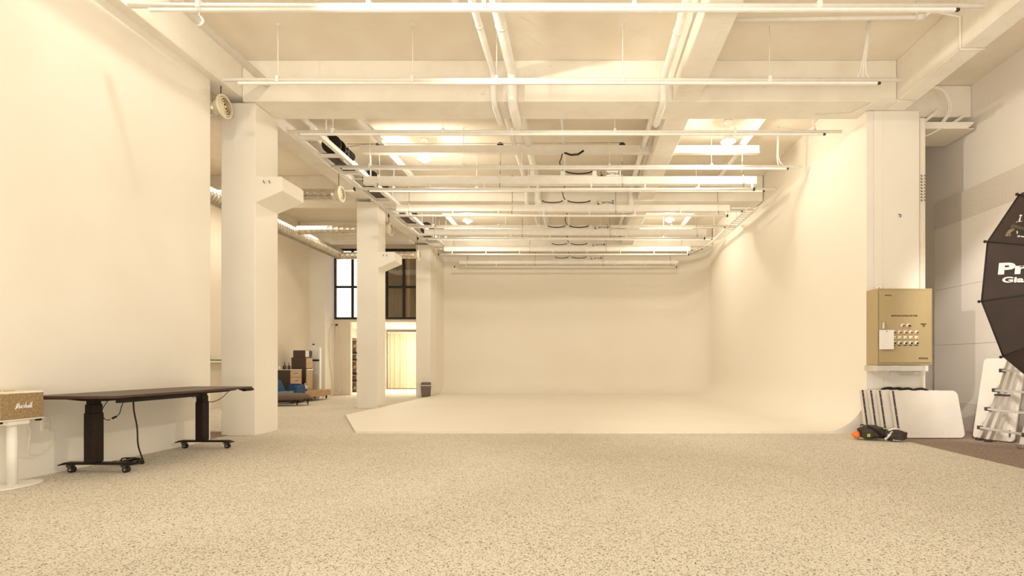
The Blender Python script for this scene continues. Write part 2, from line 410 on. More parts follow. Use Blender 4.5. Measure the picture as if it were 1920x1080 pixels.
# columns -------------------------------------------------------
def column(x0, x1, y0, y1, top, ctop, label, corb=True):
    t = thing('concrete_column', label, 'column', ((x0+x1)/2, (y0+y1)/2, 0))
    MB().box(x0, x1, y0, y1, 0, top, b=.006, seg=1).build('shaft', 'wall', t)
    if corb:
        k = MB(); k.prism([(x1-.002, ctop), (x1+.37, ctop), (x1+.39, ctop-.02), (x1+.39, ctop-.20), (x1-.002, ctop-.37)], 'y', y0, y1)
        cb = k.build('corbel', 'wall', t)
        b = MB()
        for dx in (.12, .2): b.tube([(x1+dx, y0-.012, ctop-.06), (x1+dx+.015, y0-.03, ctop-.07), (x1+dx+.02, y0-.012, ctop-.10)], .005)
        b.build('hook', 'iron', cb)
    return t
column(-5.07, -4.59, 7.25, 7.80, 4.715, 3.67, 'nearest cream column with an angled corbel, beside the desk')
column(-5.07, -4.59, 11.67, 12.13, 4.715, 3.57, 'middle cream column with a smaller-looking corbel, at the corner of the cove floor')
column(-5.07, -4.62, 15.9, 16.4, 4.715, 3.57, 'farthest column, standing behind the waste bin', corb=False)
t = thing('panelled_column', 'broad cream clad column at right behind the olive control cabinet', 'column', (4.64, 7.7, 0))
MB().box(4.305, 4.97, 7.48, 8.0, 0, 4.715, b=.004, seg=1).build('shaft', 'wall', t)
MB().box(4.425, 4.43, 7.476, 7.482, 0.0, 4.7).build('joint_line', 'cream', t)
MB().tube([(4.66, 7.47, 3.2), (4.68, 7.45, 3.19), (4.69, 7.475, 3.16)], .006).build('hook', 'iron', t)

# ---------------------------------------------------------------- ceiling pipes
def dip_pipe(x, r, zc, zl, y0, y1, label, xs=None):
    """pipe dipping under the crossbeams"""
    pts = []
    def add(y, z): pts.append(((x if xs is None else x + xs*(y-5)), y, z))
    add(y0, zc)
    for a, b_ in ((7.22, 7.75), (11.65, 12.15)):
        if y1 < a: break
        add(a-.22, zc); add(a-.16, zc-.02); add(a-.12, zc-.08); add(a-.10, zl+.08); add(a-.07, zl+.02); add(a, zl)
        add(b_, zl); add(b_+.07, zl+.02); add(b_+.10, zl+.08); add(b_+.12, zc-.08); add(b_+.16, zc-.02); add(b_+.22, zc)
    add(y1, zc)
    t = thing('ceiling_pipe', label, 'pipe', (x, y0, zc))
    MB().tube(pts, r, 16).build('pipe_run', 'white', t)
    k = MB()
    for y in (6.1, 8.9, 10.6, 13.4, 15.2):
        if y < y1: xx = x if xs is None else x+xs*(y-5); k.cyl((xx, y-.012, zc), (xx, y+.012, zc), r+.006, 16); k.cyl((xx, y, zc+r), (xx, y, ZS), .005, 6)
    k.build('hanger', 'white', t)
dip_pipe(-1.19, .042, 5.05, 4.66, 2, 16.0, 'slim white pipe left of the thick one on the ceiling, dipping under the beams')
dip_pipe(-.93, .068, 5.05, 4.635, 2, 16.0, 'thick white pipe just left of centre on the ceiling, dipping under the beams')
dip_pipe(1.17, .048, 4.98, 4.66, 2, 16.0, 'white pipe running beside the lengthwise beam right of centre')
t = thing('ceiling_pipe', 'long bright white pipe running back near the left beam', 'pipe', (-4.42, 3, 4.98))
dip = [(-4.36, 3, 4.99), (-4.38, 6.95, 4.99), (-4.38, 7.05, 4.95), (-4.38, 7.10, 4.86), (-4.39, 7.12, 4.74), (-4.39, 7.16, 4.66), (-4.39, 7.22, 4.655), (-4.39, 7.7, 4.655)]
MB().tube([(-4.36, 2, 4.97), (-4.40, 7.21, 4.97)], .052, 16).tube([(-4.44, 7.76, 4.97), (-4.46, 11.64, 4.99)], .045, 16).build('pipe_run', 'white', t)
k = MB()
for y in (4.3, 5.9, 9.9):
    k.cyl((-4.38 - (y > 8)*.06, y-.015, 4.97), (-4.38 - (y > 8)*.06, y+.015, 4.97), .058, 16); k.cyl((-4.38 - (y > 8)*.06, y, 5.02), (-4.38 - (y > 8)*.06, y, ZS), .006, 6)
k.build('hanger', 'white', t)
# sprinkler pipe at upper right
t = thing('sprinkler_pipe', 'bright white sprinkler branch pipe crossing the nearest right ceiling bay', 'pipe', (2.8, 6.06, 5.1))
MB().tube([(1.69, 6.06, 5.085), (4.02, 6.06, 5.12), (4.08, 6.06, 5.13), (4.18, 6.0, 5.19), (4.2, 5.98, 5.2)], .022, 12).build('pipe_run', 'white', t)
MB().cyl((3.98, 6.06, 5.12), (4.08, 6.06, 5.13), .034).cyl((4.17, 6.0, 5.14), (4.17, 6.0, 5.24), .03).build('fitting', 'white', t)
MB().cyl((3.99, 6.06, 5.13), (3.99, 6.06, ZS), .012, 8).build('hanger', 'white', t)
t = thing('sprinkler_pipe', 'short capped pipe stub left of the right-hand ceiling pipe', 'pipe', (1.0, 6.0, 5.1))
MB().tube([(1.14, 5.75, 5.03), (1.02, 5.75, 5.04), (.93, 5.75, 5.04), (.91, 5.75, 5.02), (.905, 5.75, 4.97)], .02, 10).build('pipe_run', 'white', t)
tag(MB().lathe([(.055, 0), (.055, -.015), (.04, -.03), (.02, -.05), (.0, -.052)], (-1.46, 6.0, ZS)).build('smoke_detector', 'aircon'), 'round smoke detector on the slab between the first two rails', 'smoke detector')

# lighting rails ------------------------------------------------
ZT = 4.60
YT = [5.12, 6.46, 7.90, 9.29, 10.50, 11.9, 13.3, 14.6, 15.8]
ordn = ['nearest to the camera, at the very top of the view', 'second from the camera, in front of the big crossbeam',
 'third from the camera, just past the big crossbeam', 'fourth from the camera', 'fifth from the camera',
 'sixth from the camera, under the middle crossbeam', 'seventh from the camera', 'eighth from the camera', 'farthest from the camera']
def rail(y, label, slab_rods=True):
    t = thing('lighting_rail', label, 'lighting rail', (0, y, ZT), 'white rails hung across the ceiling')
    MB().cyl((-4.5, y, ZT), (4.05, y, ZT), .024, 12).build('pipe', 'white', t)
    MB().box(-4.30, 3.76, y-.015, y+.015, ZT-.056, ZT-.027).build('track', 'white', t)
    top = 4.72 if 11.65 <= y <= 12.15 else ZS
    r = MB(); q = MB()
    for x in (-3.8, -2.1, -.95 if y < 6.0 else -1.04, .55, 2.4):
        if abs(x-1.17) < .1: continue
        r.cyl((x, y, ZT+.02), (x, y, top), .006, 6); r.cyl((x, y, top-.004), (x, y, top), .025, 8)
        q.box(x-.02, x+.02, y-.03, y+.03, ZT-.03, ZT+.045)
    r.build('hanging_rod', 'white', t); q.build('clamp', 'white', t)
    e = MB().box(3.76, 3.80, y-.013, y+.013, ZT-.054, ZT-.030); e.build('end_feed', 'iron', t)
    return t
for y, s in zip(YT, ordn): rail(y, 'white hanging light rail, ' + s)

# conduits feeding rails at the right ends
def wire(pts, r, name, m, label, cat='conduit', group=None):
    o = MB().tube(pts, r, 8).build(name, m); return tag(o, label, cat, group)
t = thing('conduit', 'bundle of white wires dropping from the slab to the second rail', 'conduit', (3.5, 6.46, 4.63))
for dx in (-.05, 0, .05):
    MB().tube([(3.62+dx*.2, 6.40, ZS), (3.60+dx*.3, 6.42, 5.0), (3.58+dx*.4, 6.44, 4.8), (3.58+dx*.9, 6.46, 4.68), (3.58+dx*1.5, 6.46, 4.628)], .009).build('wire', 'white', t)
t = thing('conduit', 'pair of white wires dropping to the fourth rail by the cove wall', 'conduit', (3.6, 9.29, 4.63))
for dx in (-.02, .02):
    MB().tube([(3.6+dx*.3, 9.25, ZS), (3.6+dx*.4, 9.29, 4.8), (3.62+dx, 9.29, 4.68), (3.66+dx*2, 9.29, 4.628)], .012).build('wire', 'white', t)
wire([(3.56, 7.765, 4.72), (3.56, 7.80, 4.70), (3.6, 7.84, 4.66), (3.64, 7.90, 4.63)], .014, 'conduit', 'white', 'short curved wire from the crossbeam underside to the third rail')
wire([(3.5, 7.60, 4.705), (4.0, 7.55, 4.705), (4.12, 7.30, 4.70), (4.2, 7.20, 4.735), (4.46, 7.20, 4.735), (4.47, 7.19, 4.71), (4.72, 7.19, 4.70)], .011, 'conduit', 'cream', 'thin conduit running along the underside of the big crossbeam to the right beam')
wire([(4.18, 6.0, 5.14), (4.30, 6.0, 5.12), (4.46, 6.0, 5.08), (4.465, 6.0, 4.80), (4.465, 6.0, 4.705), (4.60, 6.0, 4.705), (4.76, 6.0, 4.705)], .014, 'conduit', 'cream', 'conduit dropping down the face of the right-hand beam below the sprinkler pipe')

# ---------------------------------------------------------------- steel rails above battens
segs = ((7.76, 11.64), (12.16, 16.09), (16.61, 17.35))
nm = {-3.62: 'left', -.29: 'middle', 3.02: 'right'}
for x in (-3.62, -.29, 3.02):
    for i, (a, b_) in enumerate(segs[:2]):
        t = thing('steel_joist', '%s white steel joist between the %s crossbeams' % (nm[x], ('nearest and middle', 'middle and rear')[i]), 'joist', (x, a, 5.04))
        w_ = .045 if x != -.29 else .02
        MB().box(x-w_, x+w_, a, b_, 5.035, 5.045).box(x-.006, x+.006, a, b_, 5.045, 5.10).box(x-w_, x+w_, a, b_, 5.10, 5.11).build('beam_section', 'white', t)
        p = MB().box(x-.07, x+.07, a, a+.012, 4.98, 5.16).box(x-.07, x+.07, b_-.012, b_, 4.98, 5.16); p.build('bracket', 'white', t)

# battens -------------------------------------------------------
YBAT = [9.42, 11.1, 13.1, 15.0, 16.9]
chx = (-3.68, -1.45, .79, 3.0)
for i, y in enumerate(YBAT):
    n = i+1
    # upper carrier beam
    t = thing('carrier_beam', 'upper white steel beam carrying the pulleys above batten %d' % n, 'beam', (0, y, 4.88))
    MB().box(-3.95, 3.3, y-.05, y+.05, 4.88, 5.02).build('beam_section', 'cream', t)
    MB().box(-3.95, 3.3, y-.08, y-.052, 4.87, 4.89).build('flange', 'cream', t)
    p = MB()
    for x in chx[:3]: p.cyl((x, y-.02, 5.03), (x, y+.02, 5.03), .06, 16)
    p.build('pulley', 'iron', t)
    wv = MB(); wv.tube([(-4.25, y-.05, 5.04), (chx[2], y, 5.085)], .007, 6); wv.tube([(-4.25, y-.07, 4.98), (chx[0], y, 5.08)], .005, 6)
    wv.build('cable', 'galv', t)
    # batten
    t = thing('lighting_batten', 'white motorised lighting batten numbered %d with black end caps' % n, 'batten', (0, y, 4.2), 'numbered lighting battens')
    x0, x1 = -3.95, 3.25
    MB().box(x0, x1, y-.06, y+.06, 4.31, 4.45, b=.004, seg=1).build('box_beam', 'white', t)
    pp = MB().cyl((-4.08, y-.08, 4.205), (3.17, y-.08, 4.205), .024, 14).build('pipe', 'white', t)
    MB().cyl((3.17, y-.08, 4.205), (3.20, y-.08, 4.205), .031, 12).cyl((-4.11, y-.08, 4.205), (-4.08, y-.08, 4.205), .031, 12).build('end_cap', 'black', pp)
    b = MB()
    for x in [-3.7+.98*q for q in range(8)]:
        b.box(x-.012, x+.012, y-.09, y-.06, 4.22, 4.34)
    b.build('pipe_bracket', 'white', t)
    ch = MB(); dk = ch
    for x in chx:
        ch.cyl((x, y, 4.45), (x, y, 4.88), .008, 6)
        ch.cyl((x, y-.068, 4.24), (x, y-.068, 4.47), .008, 6)
        n0 = len(ch.bm.faces)
        for q in range(7): dk.box(x-.008, x+.008, y-.016, y-.008, 4.72-.035*q, 4.735-.035*q)
        for q in range(3): dk.box(x-.009, x+.009, y-.084, y-.076, 4.29-.035*q, 4.305-.035*q)
        ch.bm.faces.ensure_lookup_table()
        for fi in range(n0, len(ch.bm.faces)): ch.bm.faces[fi].material_index = 1
    ch.build('chain', ('cream', 'iron'), t)
    jb = MB()
    for x in (-.86, -.30, .28): jb.box(x-.04, x+.04, y-.07, y-.01, 4.45, 4.55, b=.004, seg=1)
    jb.build('junction_box', 'white', t)
    MB().box(-.95, .34, y-.075, y-.02, 4.445, 4.46).build('shelf_strip', 'white', t)
    sag = lambda a, b_, d: [(a + (b_-a)*q/12, y-.085, 4.53 - d*math.sin(PI*q/12)**.6) for q in range(13)]
    cb = MB()
    if n != 1: cb.tube(sag(-.80, -.35, .045), .011, 8)
    cb.tube(sag(-.25, .24, .045), .012, 8)
    cb.tube([(-.30, y-.05, 4.55), (-.34, y-.05, 4.62), (-.36, y-.02, 4.72), (-.33, y, 4.80), (-.31, y-.03, 4.87)], .010, 8)
    if n == 1: cb.tube([(-.27, y-.10, 4.86), (-.15, y-.10, 4.82), (-.02, y-.10, 4.83), (.08, y-.10, 4.90)], .018, 8)
    cb.build('cable', 'black', t)
    MB().box(.395, .43, y-.08, y-.06, 4.45, 4.47).box(.395, .405, y-.08, y-.06, 4.45, 4.53).build('socket', 'black', t)
    pl = MB().box(.50, .76, y-.074, y-.066, 4.445, 4.545).build('number_plate', 'white', t)
    textmesh('BATTEN', .062, T(.60, y-.0755, 4.488) @ FACE_CAM, 'lettering', 'ink', pl, off=.001, sx=.92)
    textmesh(str(n), .105, T(.725, y-.0755, 4.495) @ FACE_CAM, 'numeral', 'ink', pl, off=.003)

# motor frame on the left --------------------------------------
t = thing('motor_gantry', 'white steel ladder gantry holding the hoist motors along the left beam', 'gantry', (-4.36, 12, 4.66))
f = MB()
for a, b_ in ((7.98, 16.0),):
    f.box(-4.19, -4.12, a, b_, 4.64, 4.715); f.box(-4.575, -4.53, a, b_, 4.64, 4.715)
f.build('side_rail', 'white', t)
f = MB()
for y in (8.3, 9.0, 9.8, 10.7, 11.5, 12.6, 13.6, 14.5, 15.4): f.box(-4.53, -4.19, y-.03, y+.03, 4.65, 4.70)
f.build('cross_bar', 'white', t)
f = MB()
for y in (8.4, 10.2, 11.4, 12.3, 13.5, 15.2): f.cyl((-4.55, y, 4.70), (-4.55, y, 4.80) if False else (-4.15, y, 4.70), .012, 8)
for y in (8.4, 10.2, 11.4, 13.5, 15.2): f.cyl((-4.155, y, 4.7), (-4.155, y, ZS), .014, 8)
f.build('hanger', 'white', t)
for i, y in enumerate(YBAT[:4]):
    q = thing('hoist_motor', 'black cable drum and motor on the hoist frame, serving batten %d' % (i+1), 'hoist', (-4.36, y-.2, 4.72), 'hoist motors on the frame')
    MB().cyl((-4.36, y-.42, 4.885), (-4.36, y-.38, 4.885), .17, 24).cyl((-4.36, y-.24, 4.885), (-4.36, y-.20, 4.885), .17, 24).cyl((-4.36, y-.38, 4.885), (-4.36, y-.24, 4.885), .10, 20).build('drum', 'black', q)
    k = MB().cyl((-4.27, y-.20, 4.88), (-4.27, y-.08, 4.88), .06).box(-4.34, -4.20, y-.12, y-.04, 4.80, 4.95, b=.01).cyl((-4.27, y-.04, 4.88), (-4.27, y+.16, 4.88), .08, 16)
    for s in range(6): k.cyl((-4.27, y-.02+s*.03, 4.88), (-4.27, y-.01+s*.03, 4.88), .092, 16)
    k.build('motor', 'iron', q)
    MB().box(-4.53, -4.38, y-.40, y+.40, 4.717, 4.735).box(-4.36, -4.33, y-.40, y+.40, 4.717, 4.735).box(-4.30, -4.20, y-.30, y-.1, 4.717, 4.735).box(-4.53, -4.2, y+.36, y+.40, 4.717, 4.74).build('base_plate', 'brown_dark', q)

# ceiling lamps -------------------------------------------------
for (x, y, s) in ((-2.95, 9.75, 'front left'), (2.62, 9.0, 'front right'), (-3.05, 14.0, 'rear left'), (2.45, 13.9, 'rear right')):
    q = thing('bay_lamp', 'round glowing bay lamp on the slab, %s of the four over the battens' % s, 'lamp', (x, y, 4.9), 'bay lamps over the battens')
    MB().lathe([(.13, 0), (.128, .02), (.09, .07), (.055, .11), (.04, .17), (.03, .2)], (x, y, 4.92)).build('shade', 'white', q)
    MB().cyl((x, y, 5.15), (x, y, ZS), .014, 8).cyl((x, y, ZS-.05), (x, y, ZS), .07, 16).build('stem', 'white', q)
    MB().ball((x, y, 4.90), (.065, .065, .05), 8).build('bulb', 'glow', q)

# ---------------------------------------------------------------- ducts in the aisle
def spiral_duct(p0, p1, r, step=.12, flex=False):
    p0, p1 = Vector(p0), Vector(p1); L = (p1-p0).length; pts = []; rs = []
    n = int(L/step)
    for i in range(n+1):
        for q, rr in ((0, r), (.40, r), (.5, r*1.06 if not flex else r*1.2), (.6, r)):
            s = (i+q)/(n+1); pts.append(p0.lerp(p1, s)); rs.append(rr)
    pts.append(p1); rs.append(r)
    m = MB(); m.tube(pts, rs, 20); return m
XD, ZD = -6.97, 4.2
t = thing('air_duct', 'long spiral metal air duct running back along the aisle', 'duct', (XD, 11, ZD))
spiral_duct((XD, 6.0, ZD), (XD, 14.9, ZD), .13, .09, True).build('main_duct', 'galv', t)
dz = {6.93: 4.50, 9.9: 4.30, 12.5: 4.30, 14.75: 4.15}
lab = ['round white air diffuser hanging beside the top of the nearest column', 'round white air diffuser between the nearest and middle columns',
 'round white air diffuser half hidden behind the middle column', 'round white air diffuser beside the top of the farthest column']
for i, y in enumerate((6.93, 9.9, 12.5, 14.75)):
    z = dz[y]; xe = -4.80 if i == 0 else (-4.60 if i < 3 else -4.62)
    b = MB(); spiral = spiral_duct((XD+.1, y, ZD if i == 0 else z-.02), (xe-.1, y, z-.0), .10, .14)
    spiral.build('branch_duct', 'galv', t)
    q = thing('air_diffuser', lab[i], 'air vent', (xe, y, z), 'round duct diffusers')
    r = .155
    MB().lathe([(r*.6, -.10), (r*.75, -.04), (r, -.01), (r, .01), (r*.86, .015), (r*.84, -.02)], (xe, y, z), 'x', 28, False).build('rim', 'creamv', q)
    k = MB()
    for a in (.68, .48, .28):
        k.lathe([(r*a, .0), (r*a+.018, -.01), (r*a+.018, .0), (r*a, .016)], (xe+.005, y, z), 'x', 24, False)
    k.ball((xe+.01, y, z), (.012, .02, .02), 6)
    k.build('cone_ring', 'creamv', q)
    MB().cyl((xe-.02, y, z), (xe-.012, y, z), r*.82, 24).build('back_cone', 'wood' if i == 0 else 'wall_tan', q)
    top = 4.78 if i == 0 else (4.78)
    MB().cyl((xe-.05, y, z+.1), (xe-.05, y, top), .006, 6).build('hanging_rod', 'iron', q)

wire([(-8.4, 10.45, 4.55), (-5.10, 10.45, 4.55), (-4.6, 10.45, 4.55)], .018, 'aisle_conduit', 'cream', 'straight cream conduit crossing the side aisle before the second diffuser')
# ---------------------------------------------------------------- desk
t = thing('standing_desk', 'long dark brown wheeled desk against the left wall', 'desk', (-4.52, 5.5, 0))
ZTp = .735
k = MB(); k.prism([(-4.87, 4.50), (-4.12, 4.50), (-4.10, 4.54), (-4.10, 6.42), (-4.14, 6.46), (-4.87, 6.46)], 'z', ZTp-.022, ZTp)
top = k.build('tabletop', 'desk_top', t)
MB().box(-4.86, -4.20, 4.505, 4.53, ZTp-.03, ZTp-.022).prism([(-4.10, ZTp-.0225), (-4.095, ZTp-.045), (-4.13, ZTp-.055), (-4.22, ZTp-.0225)], 'y', 6.30, 6.45).build('edge_trim', 'dark', top)
for i, y in enumerate((4.80, 6.18)):
    k = MB(); k.prism([(-4.86, .075), (-4.80, .098), (-4.24, .098), (-4.18, .075), (-4.19, .068), (-4.25, .078), (-4.79, .078), (-4.85, .068)], 'y', y-.035, y+.035)
    ft = k.build('foot', 'dark', t)
    k = MB(); k.box(-4.595, -4.505, y-.055, y+.055, .098, .56, b=.006); k.box(-4.590, -4.510, y-.048, y+.048, .56, .64, b=.004); k.box(-4.583, -4.517, y-.042, y+.042, .64, .69, b=.004)
    k.build('leg', 'dark', t)
    k = MB(); k.prism([(-4.82, .69), (-4.82, .712), (-4.16, .712), (-4.16, .70), (-4.40, .672), (-4.64, .672)], 'y', y-.03, y+.03)
    k.build('top_bracket', 'dark', t)
    for x in (-4.775, -4.265):
        c_ = MB(); c_.cyl((x+.02, y-.016, .030), (x+.02, y+.016, .030), .030, 18)
        w_ = c_.build('caster', 'black', ft)
        c_ = MB(); c_.cyl((x+.02, y-.019, .030), (x+.02, y-.016, .030), .016, 14).box(x-.02, x+.03, y-.02, y+.02, .058, .072).prism([(x-.02, .066), (x+.03, .066), (x+.03, .035), (x+.012, .03)], 'y', y-.024, y-.018)
        c_.build('caster_fork', 'gunmetal', ft)
        MB().cyl((x+.02, y-.0235, .030), (x+.02, y-.019, .030), .009, 12).build('caster_hub', 'chrome', ft)
k = MB(); k.box(-4.58, -4.53, 4.83, 6.15, .675, .705); k.box(-4.24, -4.16, 4.62, 6.1, .690, .712)
k.build('rail', 'dark', t)
MB().box(-4.30, -4.26, 4.75, 5.75, .655, .70).build('cable_tray', 'black', t)
# cables of the desk
def curve(pts, n=8):
    out = []; P = [Vector(p) for p in pts]; P = [P[0]] + P + [P[-1]]
    for i in range(1, len(P)-2):
        for s in range(n):
            u = s/n; a, b_, c_, d = P[i-1], P[i], P[i+1], P[i+2]
            out.append(0.5*((2*b_) + (c_-a)*u + (2*a-5*b_+4*c_-d)*u*u + (3*b_-a-3*c_+d)*u**3))
    out.append(P[-2]); return out
k = thing('desk_cable', 'black cable loop with a brass plug hanging under the near end of the desk', 'cable', (-4.3, 4.85, .6))
Yc = 4.85
p = [at(202, 752, Yc), at(193, 765, Yc), at(191, 776, Yc), at(197, 786, Yc), at(203, 788, Yc)]
MB().tube(curve(p), .0035, 6).build('cord', 'black', k)
p = [at(218, 781, Yc), at(224, 775, Yc), at(228, 762, Yc), at(233, 751, Yc)]
MB().tube(curve(p), .0035, 6).build('cord', 'black', k)
MB().cyl(at(203, 788, Yc), at(211, 784.5, Yc), .008, 10).build('plug', 'brass', k)
MB().cyl(at(211, 784.5, Yc), at(218, 781, Yc), .010, 10).build('socket', 'black', k)
k = thing('power_cable', 'thick black power cable hanging from the desk to a coil on the floor', 'cable', (-4.4, 5.2, 0))
Yc = 5.18
z_f = .012
def gx(px, Y): return (px-VX)/F*Y
p = [(gx(250, Yc), Yc, .70), (gx(251, Yc), Yc, .55), (gx(257, Yc), Yc, .38), (gx(259, Yc), Yc, .2), (gx(267, Yc), Yc, .06), (gx(266, Yc), Yc+.02, z_f), (gx(256, Yc), Yc+.02, z_f)]
MB().tube(curve(p), .007, 8).build('cord', 'black', k)
co_ = MB()
cx, cy = gx(240, Yc), Yc+.02
pts = []
for i in range(90):
    a = i*.24; rr = .085 + .012*math.sin(i*.8); pts.append((cx + rr*1.15*math.cos(a), cy + rr*math.sin(a), .012 + .010*(i/30) + .008*math.sin(a*1.5+i*.1)))
co_.tube(pts, .006, 6).tube(curve([(cx-.09, cy, .03), (cx-.05, cy-.02, .065), (cx+.05, cy, .06), (cx+.09, cy, .03)]), .006, 6)
co_.build('coil', 'black', k)
MB().box(gx(209, Yc), gx(217, Yc), Yc-.03, Yc+.02, .004, .034, b=.006).build('plug', 'black', k)
tag(MB().tube(curve([at(380, 741, 6.3), at(376, 746, 6.3), at(388, 752, 6.1), at(400, 753, 6.1), at(414, 747, 6.1), at(427, 735.5, 6.2)]), .004, 6)
    .tube(curve([at(356, 739, 5.9), at(364, 746, 5.9), at(369, 742, 5.9), at(372, 747, 5.9), at(376, 741, 5.9)]), .003, 6).build('desk_cable', 'black'), 'tangled black cable drooping under the far end of the desk', 'cable')

# speaker + stand ----------------------------------------------
t = thing('speaker', 'cream retro loudspeaker with brown woven grille on a white stand', 'speaker', (-4.73, 4.3, .53))
ys0, ys1 = 4.10, 4.455
MB().box(-4.84, -4.655, ys0, ys1, .545, .79, b=.012).build('cabinet', 'creamv', t)
gr = MB().box(-4.656, -4.645, ys0+.015, ys1-.015, .560, .775, b=.002).build('grille', 'grille', t)
MB().box(-4.657, -4.643, ys0+.012, ys1-.012, .553, .560).box(-4.657, -4.643, ys0+.012, ys1-.012, .775, .780).build('piping', 'printw', t)
k = MB()
for j, y in enumerate((4.17, 4.20, 4.235, 4.26, 4.29)): k.cyl((-4.75, y, .789), (-4.75, y, .800), .007 if j < 4 else .01, 10)
k.build('knob', 'brass', t)
# script lettering built from pen strokes
st = [
 [(0, .0), (.04, .12), (.12, .42), (.22, .78), (.27, .92), (.28, .6), (.27, .2), (.30, .12), (.42, .55), (.53, .95), (.54, .6), (.52, .15), (.56, .06), (.62, .14)],
 [(.86, .46), (.76, .52), (.68, .38), (.68, .14), (.76, .08), (.86, .3), (.90, .5), (.88, .16), (.94, .08), (1.0, .2)],
 [(1.02, .1), (1.06, .5), (1.10, .42), (1.20, .5), (1.24, .42)],
 [(1.22, .12), (1.30, .06), (1.38, .16), (1.30, .36), (1.36, .52), (1.46, .46)],
 [(1.48, .06), (1.56, .6), (1.64, 1.0), (1.60, .6), (1.52, .1), (1.62, .45), (1.70, .44), (1.68, .14), (1.76, .08), (1.84, .2)],
 [(2.04, .46), (1.94, .5), (1.87, .34), (1.88, .12), (1.96, .08), (2.06, .34), (2.09, .48), (2.06, .14), (2.12, .08), (2.20, .3)],
 [(2.16, .12), (2.28, .6), (2.38, 1.02), (2.34, .7), (2.26, .16), (2.32, .06), (2.40, .2)],
 [(2.36, .12), (2.48, .6), (2.58, 1.06), (2.54, .7), (2.46, .16), (2.52, .06), (2.66, .3)],
 [(-.1, -.04), (.1, -.02), (.18, .3), (.16, .5)]]
k = MB(); sc = .049; y0_, z0_ = 4.213, .648
for s in st: k.tube(curve([(-4.640, y0_ + (a + .10*b_)*sc, z0_ + b_*sc) for a, b_ in s], 4), .0021, 6)
k.build('lettering', 'printw', gr)
t2 = thing('speaker_stand', 'white pole stand with a flat floor plate under the cream loudspeaker', 'stand', (-4.72, 4.27, 0))
MB().cyl((-4.73, 4.27, .012), (-4.73, 4.27, .515), .034, 20).build('pole', 'white', t2)
bp = [( -4.73 + .15*math.cos(a) , 4.26 + .22*math.sin(a)) for a in [2*PI*i/32 for i in range(32)]]
MB().prism([(max(x, -4.87), y) for x, y in bp], 'z', .002, .012).build('base_plate', 'white', t2)
MB().box(-4.80, -4.67, 4.19, 4.35, .514, .545).build('top_plate', 'white', t2)
MB().box(-4.69, -4.66, 4.115, 4.14, .530, .546).box(-4.69, -4.66, 4.41, 4.44, .530, .546).build('rubber_pad', 'black', t)
t3 = thing('wall_socket', 'white double wall socket low on the left wall beside the desk', 'socket', (-4.895, 4.69, .42))
MB().box(-4.9, -4.888, 4.655, 4.725, .405, .535, b=.003).build('plate', 'aircon', t3)
for z in (.44, .50): MB().cyl((-4.889, 4.69, z), (-4.886, 4.69, z), .024, 16).cyl((-4.8862, 4.69, z), (-4.8845, 4.69, z), .017, 16).build('outlet', 'wall_tan', t3)
wire(curve([(-4.70, 4.36, .51), (-4.74, 4.42, .42), (-4.80, 4.46, .27), (-4.86, 4.56, .20), (-4.885, 4.68, .22), (-4.888, 4.76, .32), (-4.888, 4.75, .40), (-4.880, 4.70, .43)]), .0035, 'speaker_cable', 'cream', 'thin white cable looping from the loudspeaker to the wall socket', 'cable')

# ---------------------------------------------------------------- right: control cabinet
t = thing('control_cabinet', 'olive steel control cabinet with rows of buttons on the right column', 'cabinet', (4.58, 7.33, 1.0))
X0, X1, Y0 = 4.19, 4.965, 7.20; Z0, Z1 = 1.005, 2.078
MB().box(X0, X1, Y0, 7.474, Z0, Z1, b=.004, seg=1).build('housing', 'olive', t)
MB().box(X0+.018, X1-.018, Y0-.004, Y0+.001, Z0+.025, Z1-.022).build('door_gap', 'olive_d', t)
dr = MB().box(X0+.022, X1-.022, Y0-.010, Y0-.003, Z0+.029, Z1-.026, b=.002, seg=1).build('door', 'olive', t)
def cp(px, py): p = at(px, py, Y0); return p.x, p.z
x, z = cp(1695, 592.3); textmesh('MOTOR & RG CONTROL UNIT PANEL', .030, T(x, Y0-.0115, z) @ FACE_CAM, 'lettering', 'ink', dr, off=.0006, sx=.72)
x, z = cp(1730.5, 672); textmesh('MOTOR & RG', .033, T(x, Y0-.0115, z) @ FACE_CAM, 'lettering', 'ink', dr, off=.001, sx=.62)
x, z = cp(1664.5, 554); textmesh('MOTOR & RG', .022, T(x, Y0-.0115, z) @ FACE_CAM, 'lettering', 'ink', dr, off=.0003, sx=.68)
x, z = cp(1730.5, 608); textmesh('CABLE IN', .030, T(x, Y0-.0115, z) @ FACE_CAM, 'lettering', 'ink', dr, off=.001, sx=.62)
x, z = cp(1731, 611.5); MB().cyl((x, Y0-.016, z), (x, Y0-.009, z), .010, 12).build('cable_hole', 'black', dr)
cols = (1675, 1685.5, 1696, 1706.3, 1717)
for j, (yy, mm) in enumerate(((623, 'red'), (633, 'yel'), (643, 'black'))):
    for xx in cols:
        x, z = cp(xx, yy)
        b = MB().box(x-.022, x+.022, Y0-.020, Y0-.009, z-.022, z+.022, b=.003).build('button', 'aircon', dr)
        MB().cyl((x+.008, Y0-.034, z-.004), (x+.008, Y0-.018, z-.004), .012, 12).build('button_cap', mm, b)
for xx in cols:
    x, z = cp(xx, 647.6); textmesh('BATTEN', .016, T(x, Y0-.0115, z) @ FACE_CAM, 'lettering', 'ink', dr, off=.0008, sx=.8)
for xx, mm in ((1691, 'red'), (1701.5, 'black')):
    x, z = cp(xx, 610.5)
    b = MB().box(x-.022, x+.022, Y0-.020, Y0-.009, z-.022, z+.022, b=.003).build('button', 'aircon', dr)
    k = MB().cyl((x+.008, Y0-.036, z-.004), (x+.008, Y0-.018, z-.004), .013, 12)
    if mm == 'black': k.box(x+.0, x+.032, Y0-.04, Y0-.03, z-.014, z-.004)
    k.build('button_cap', mm, b)
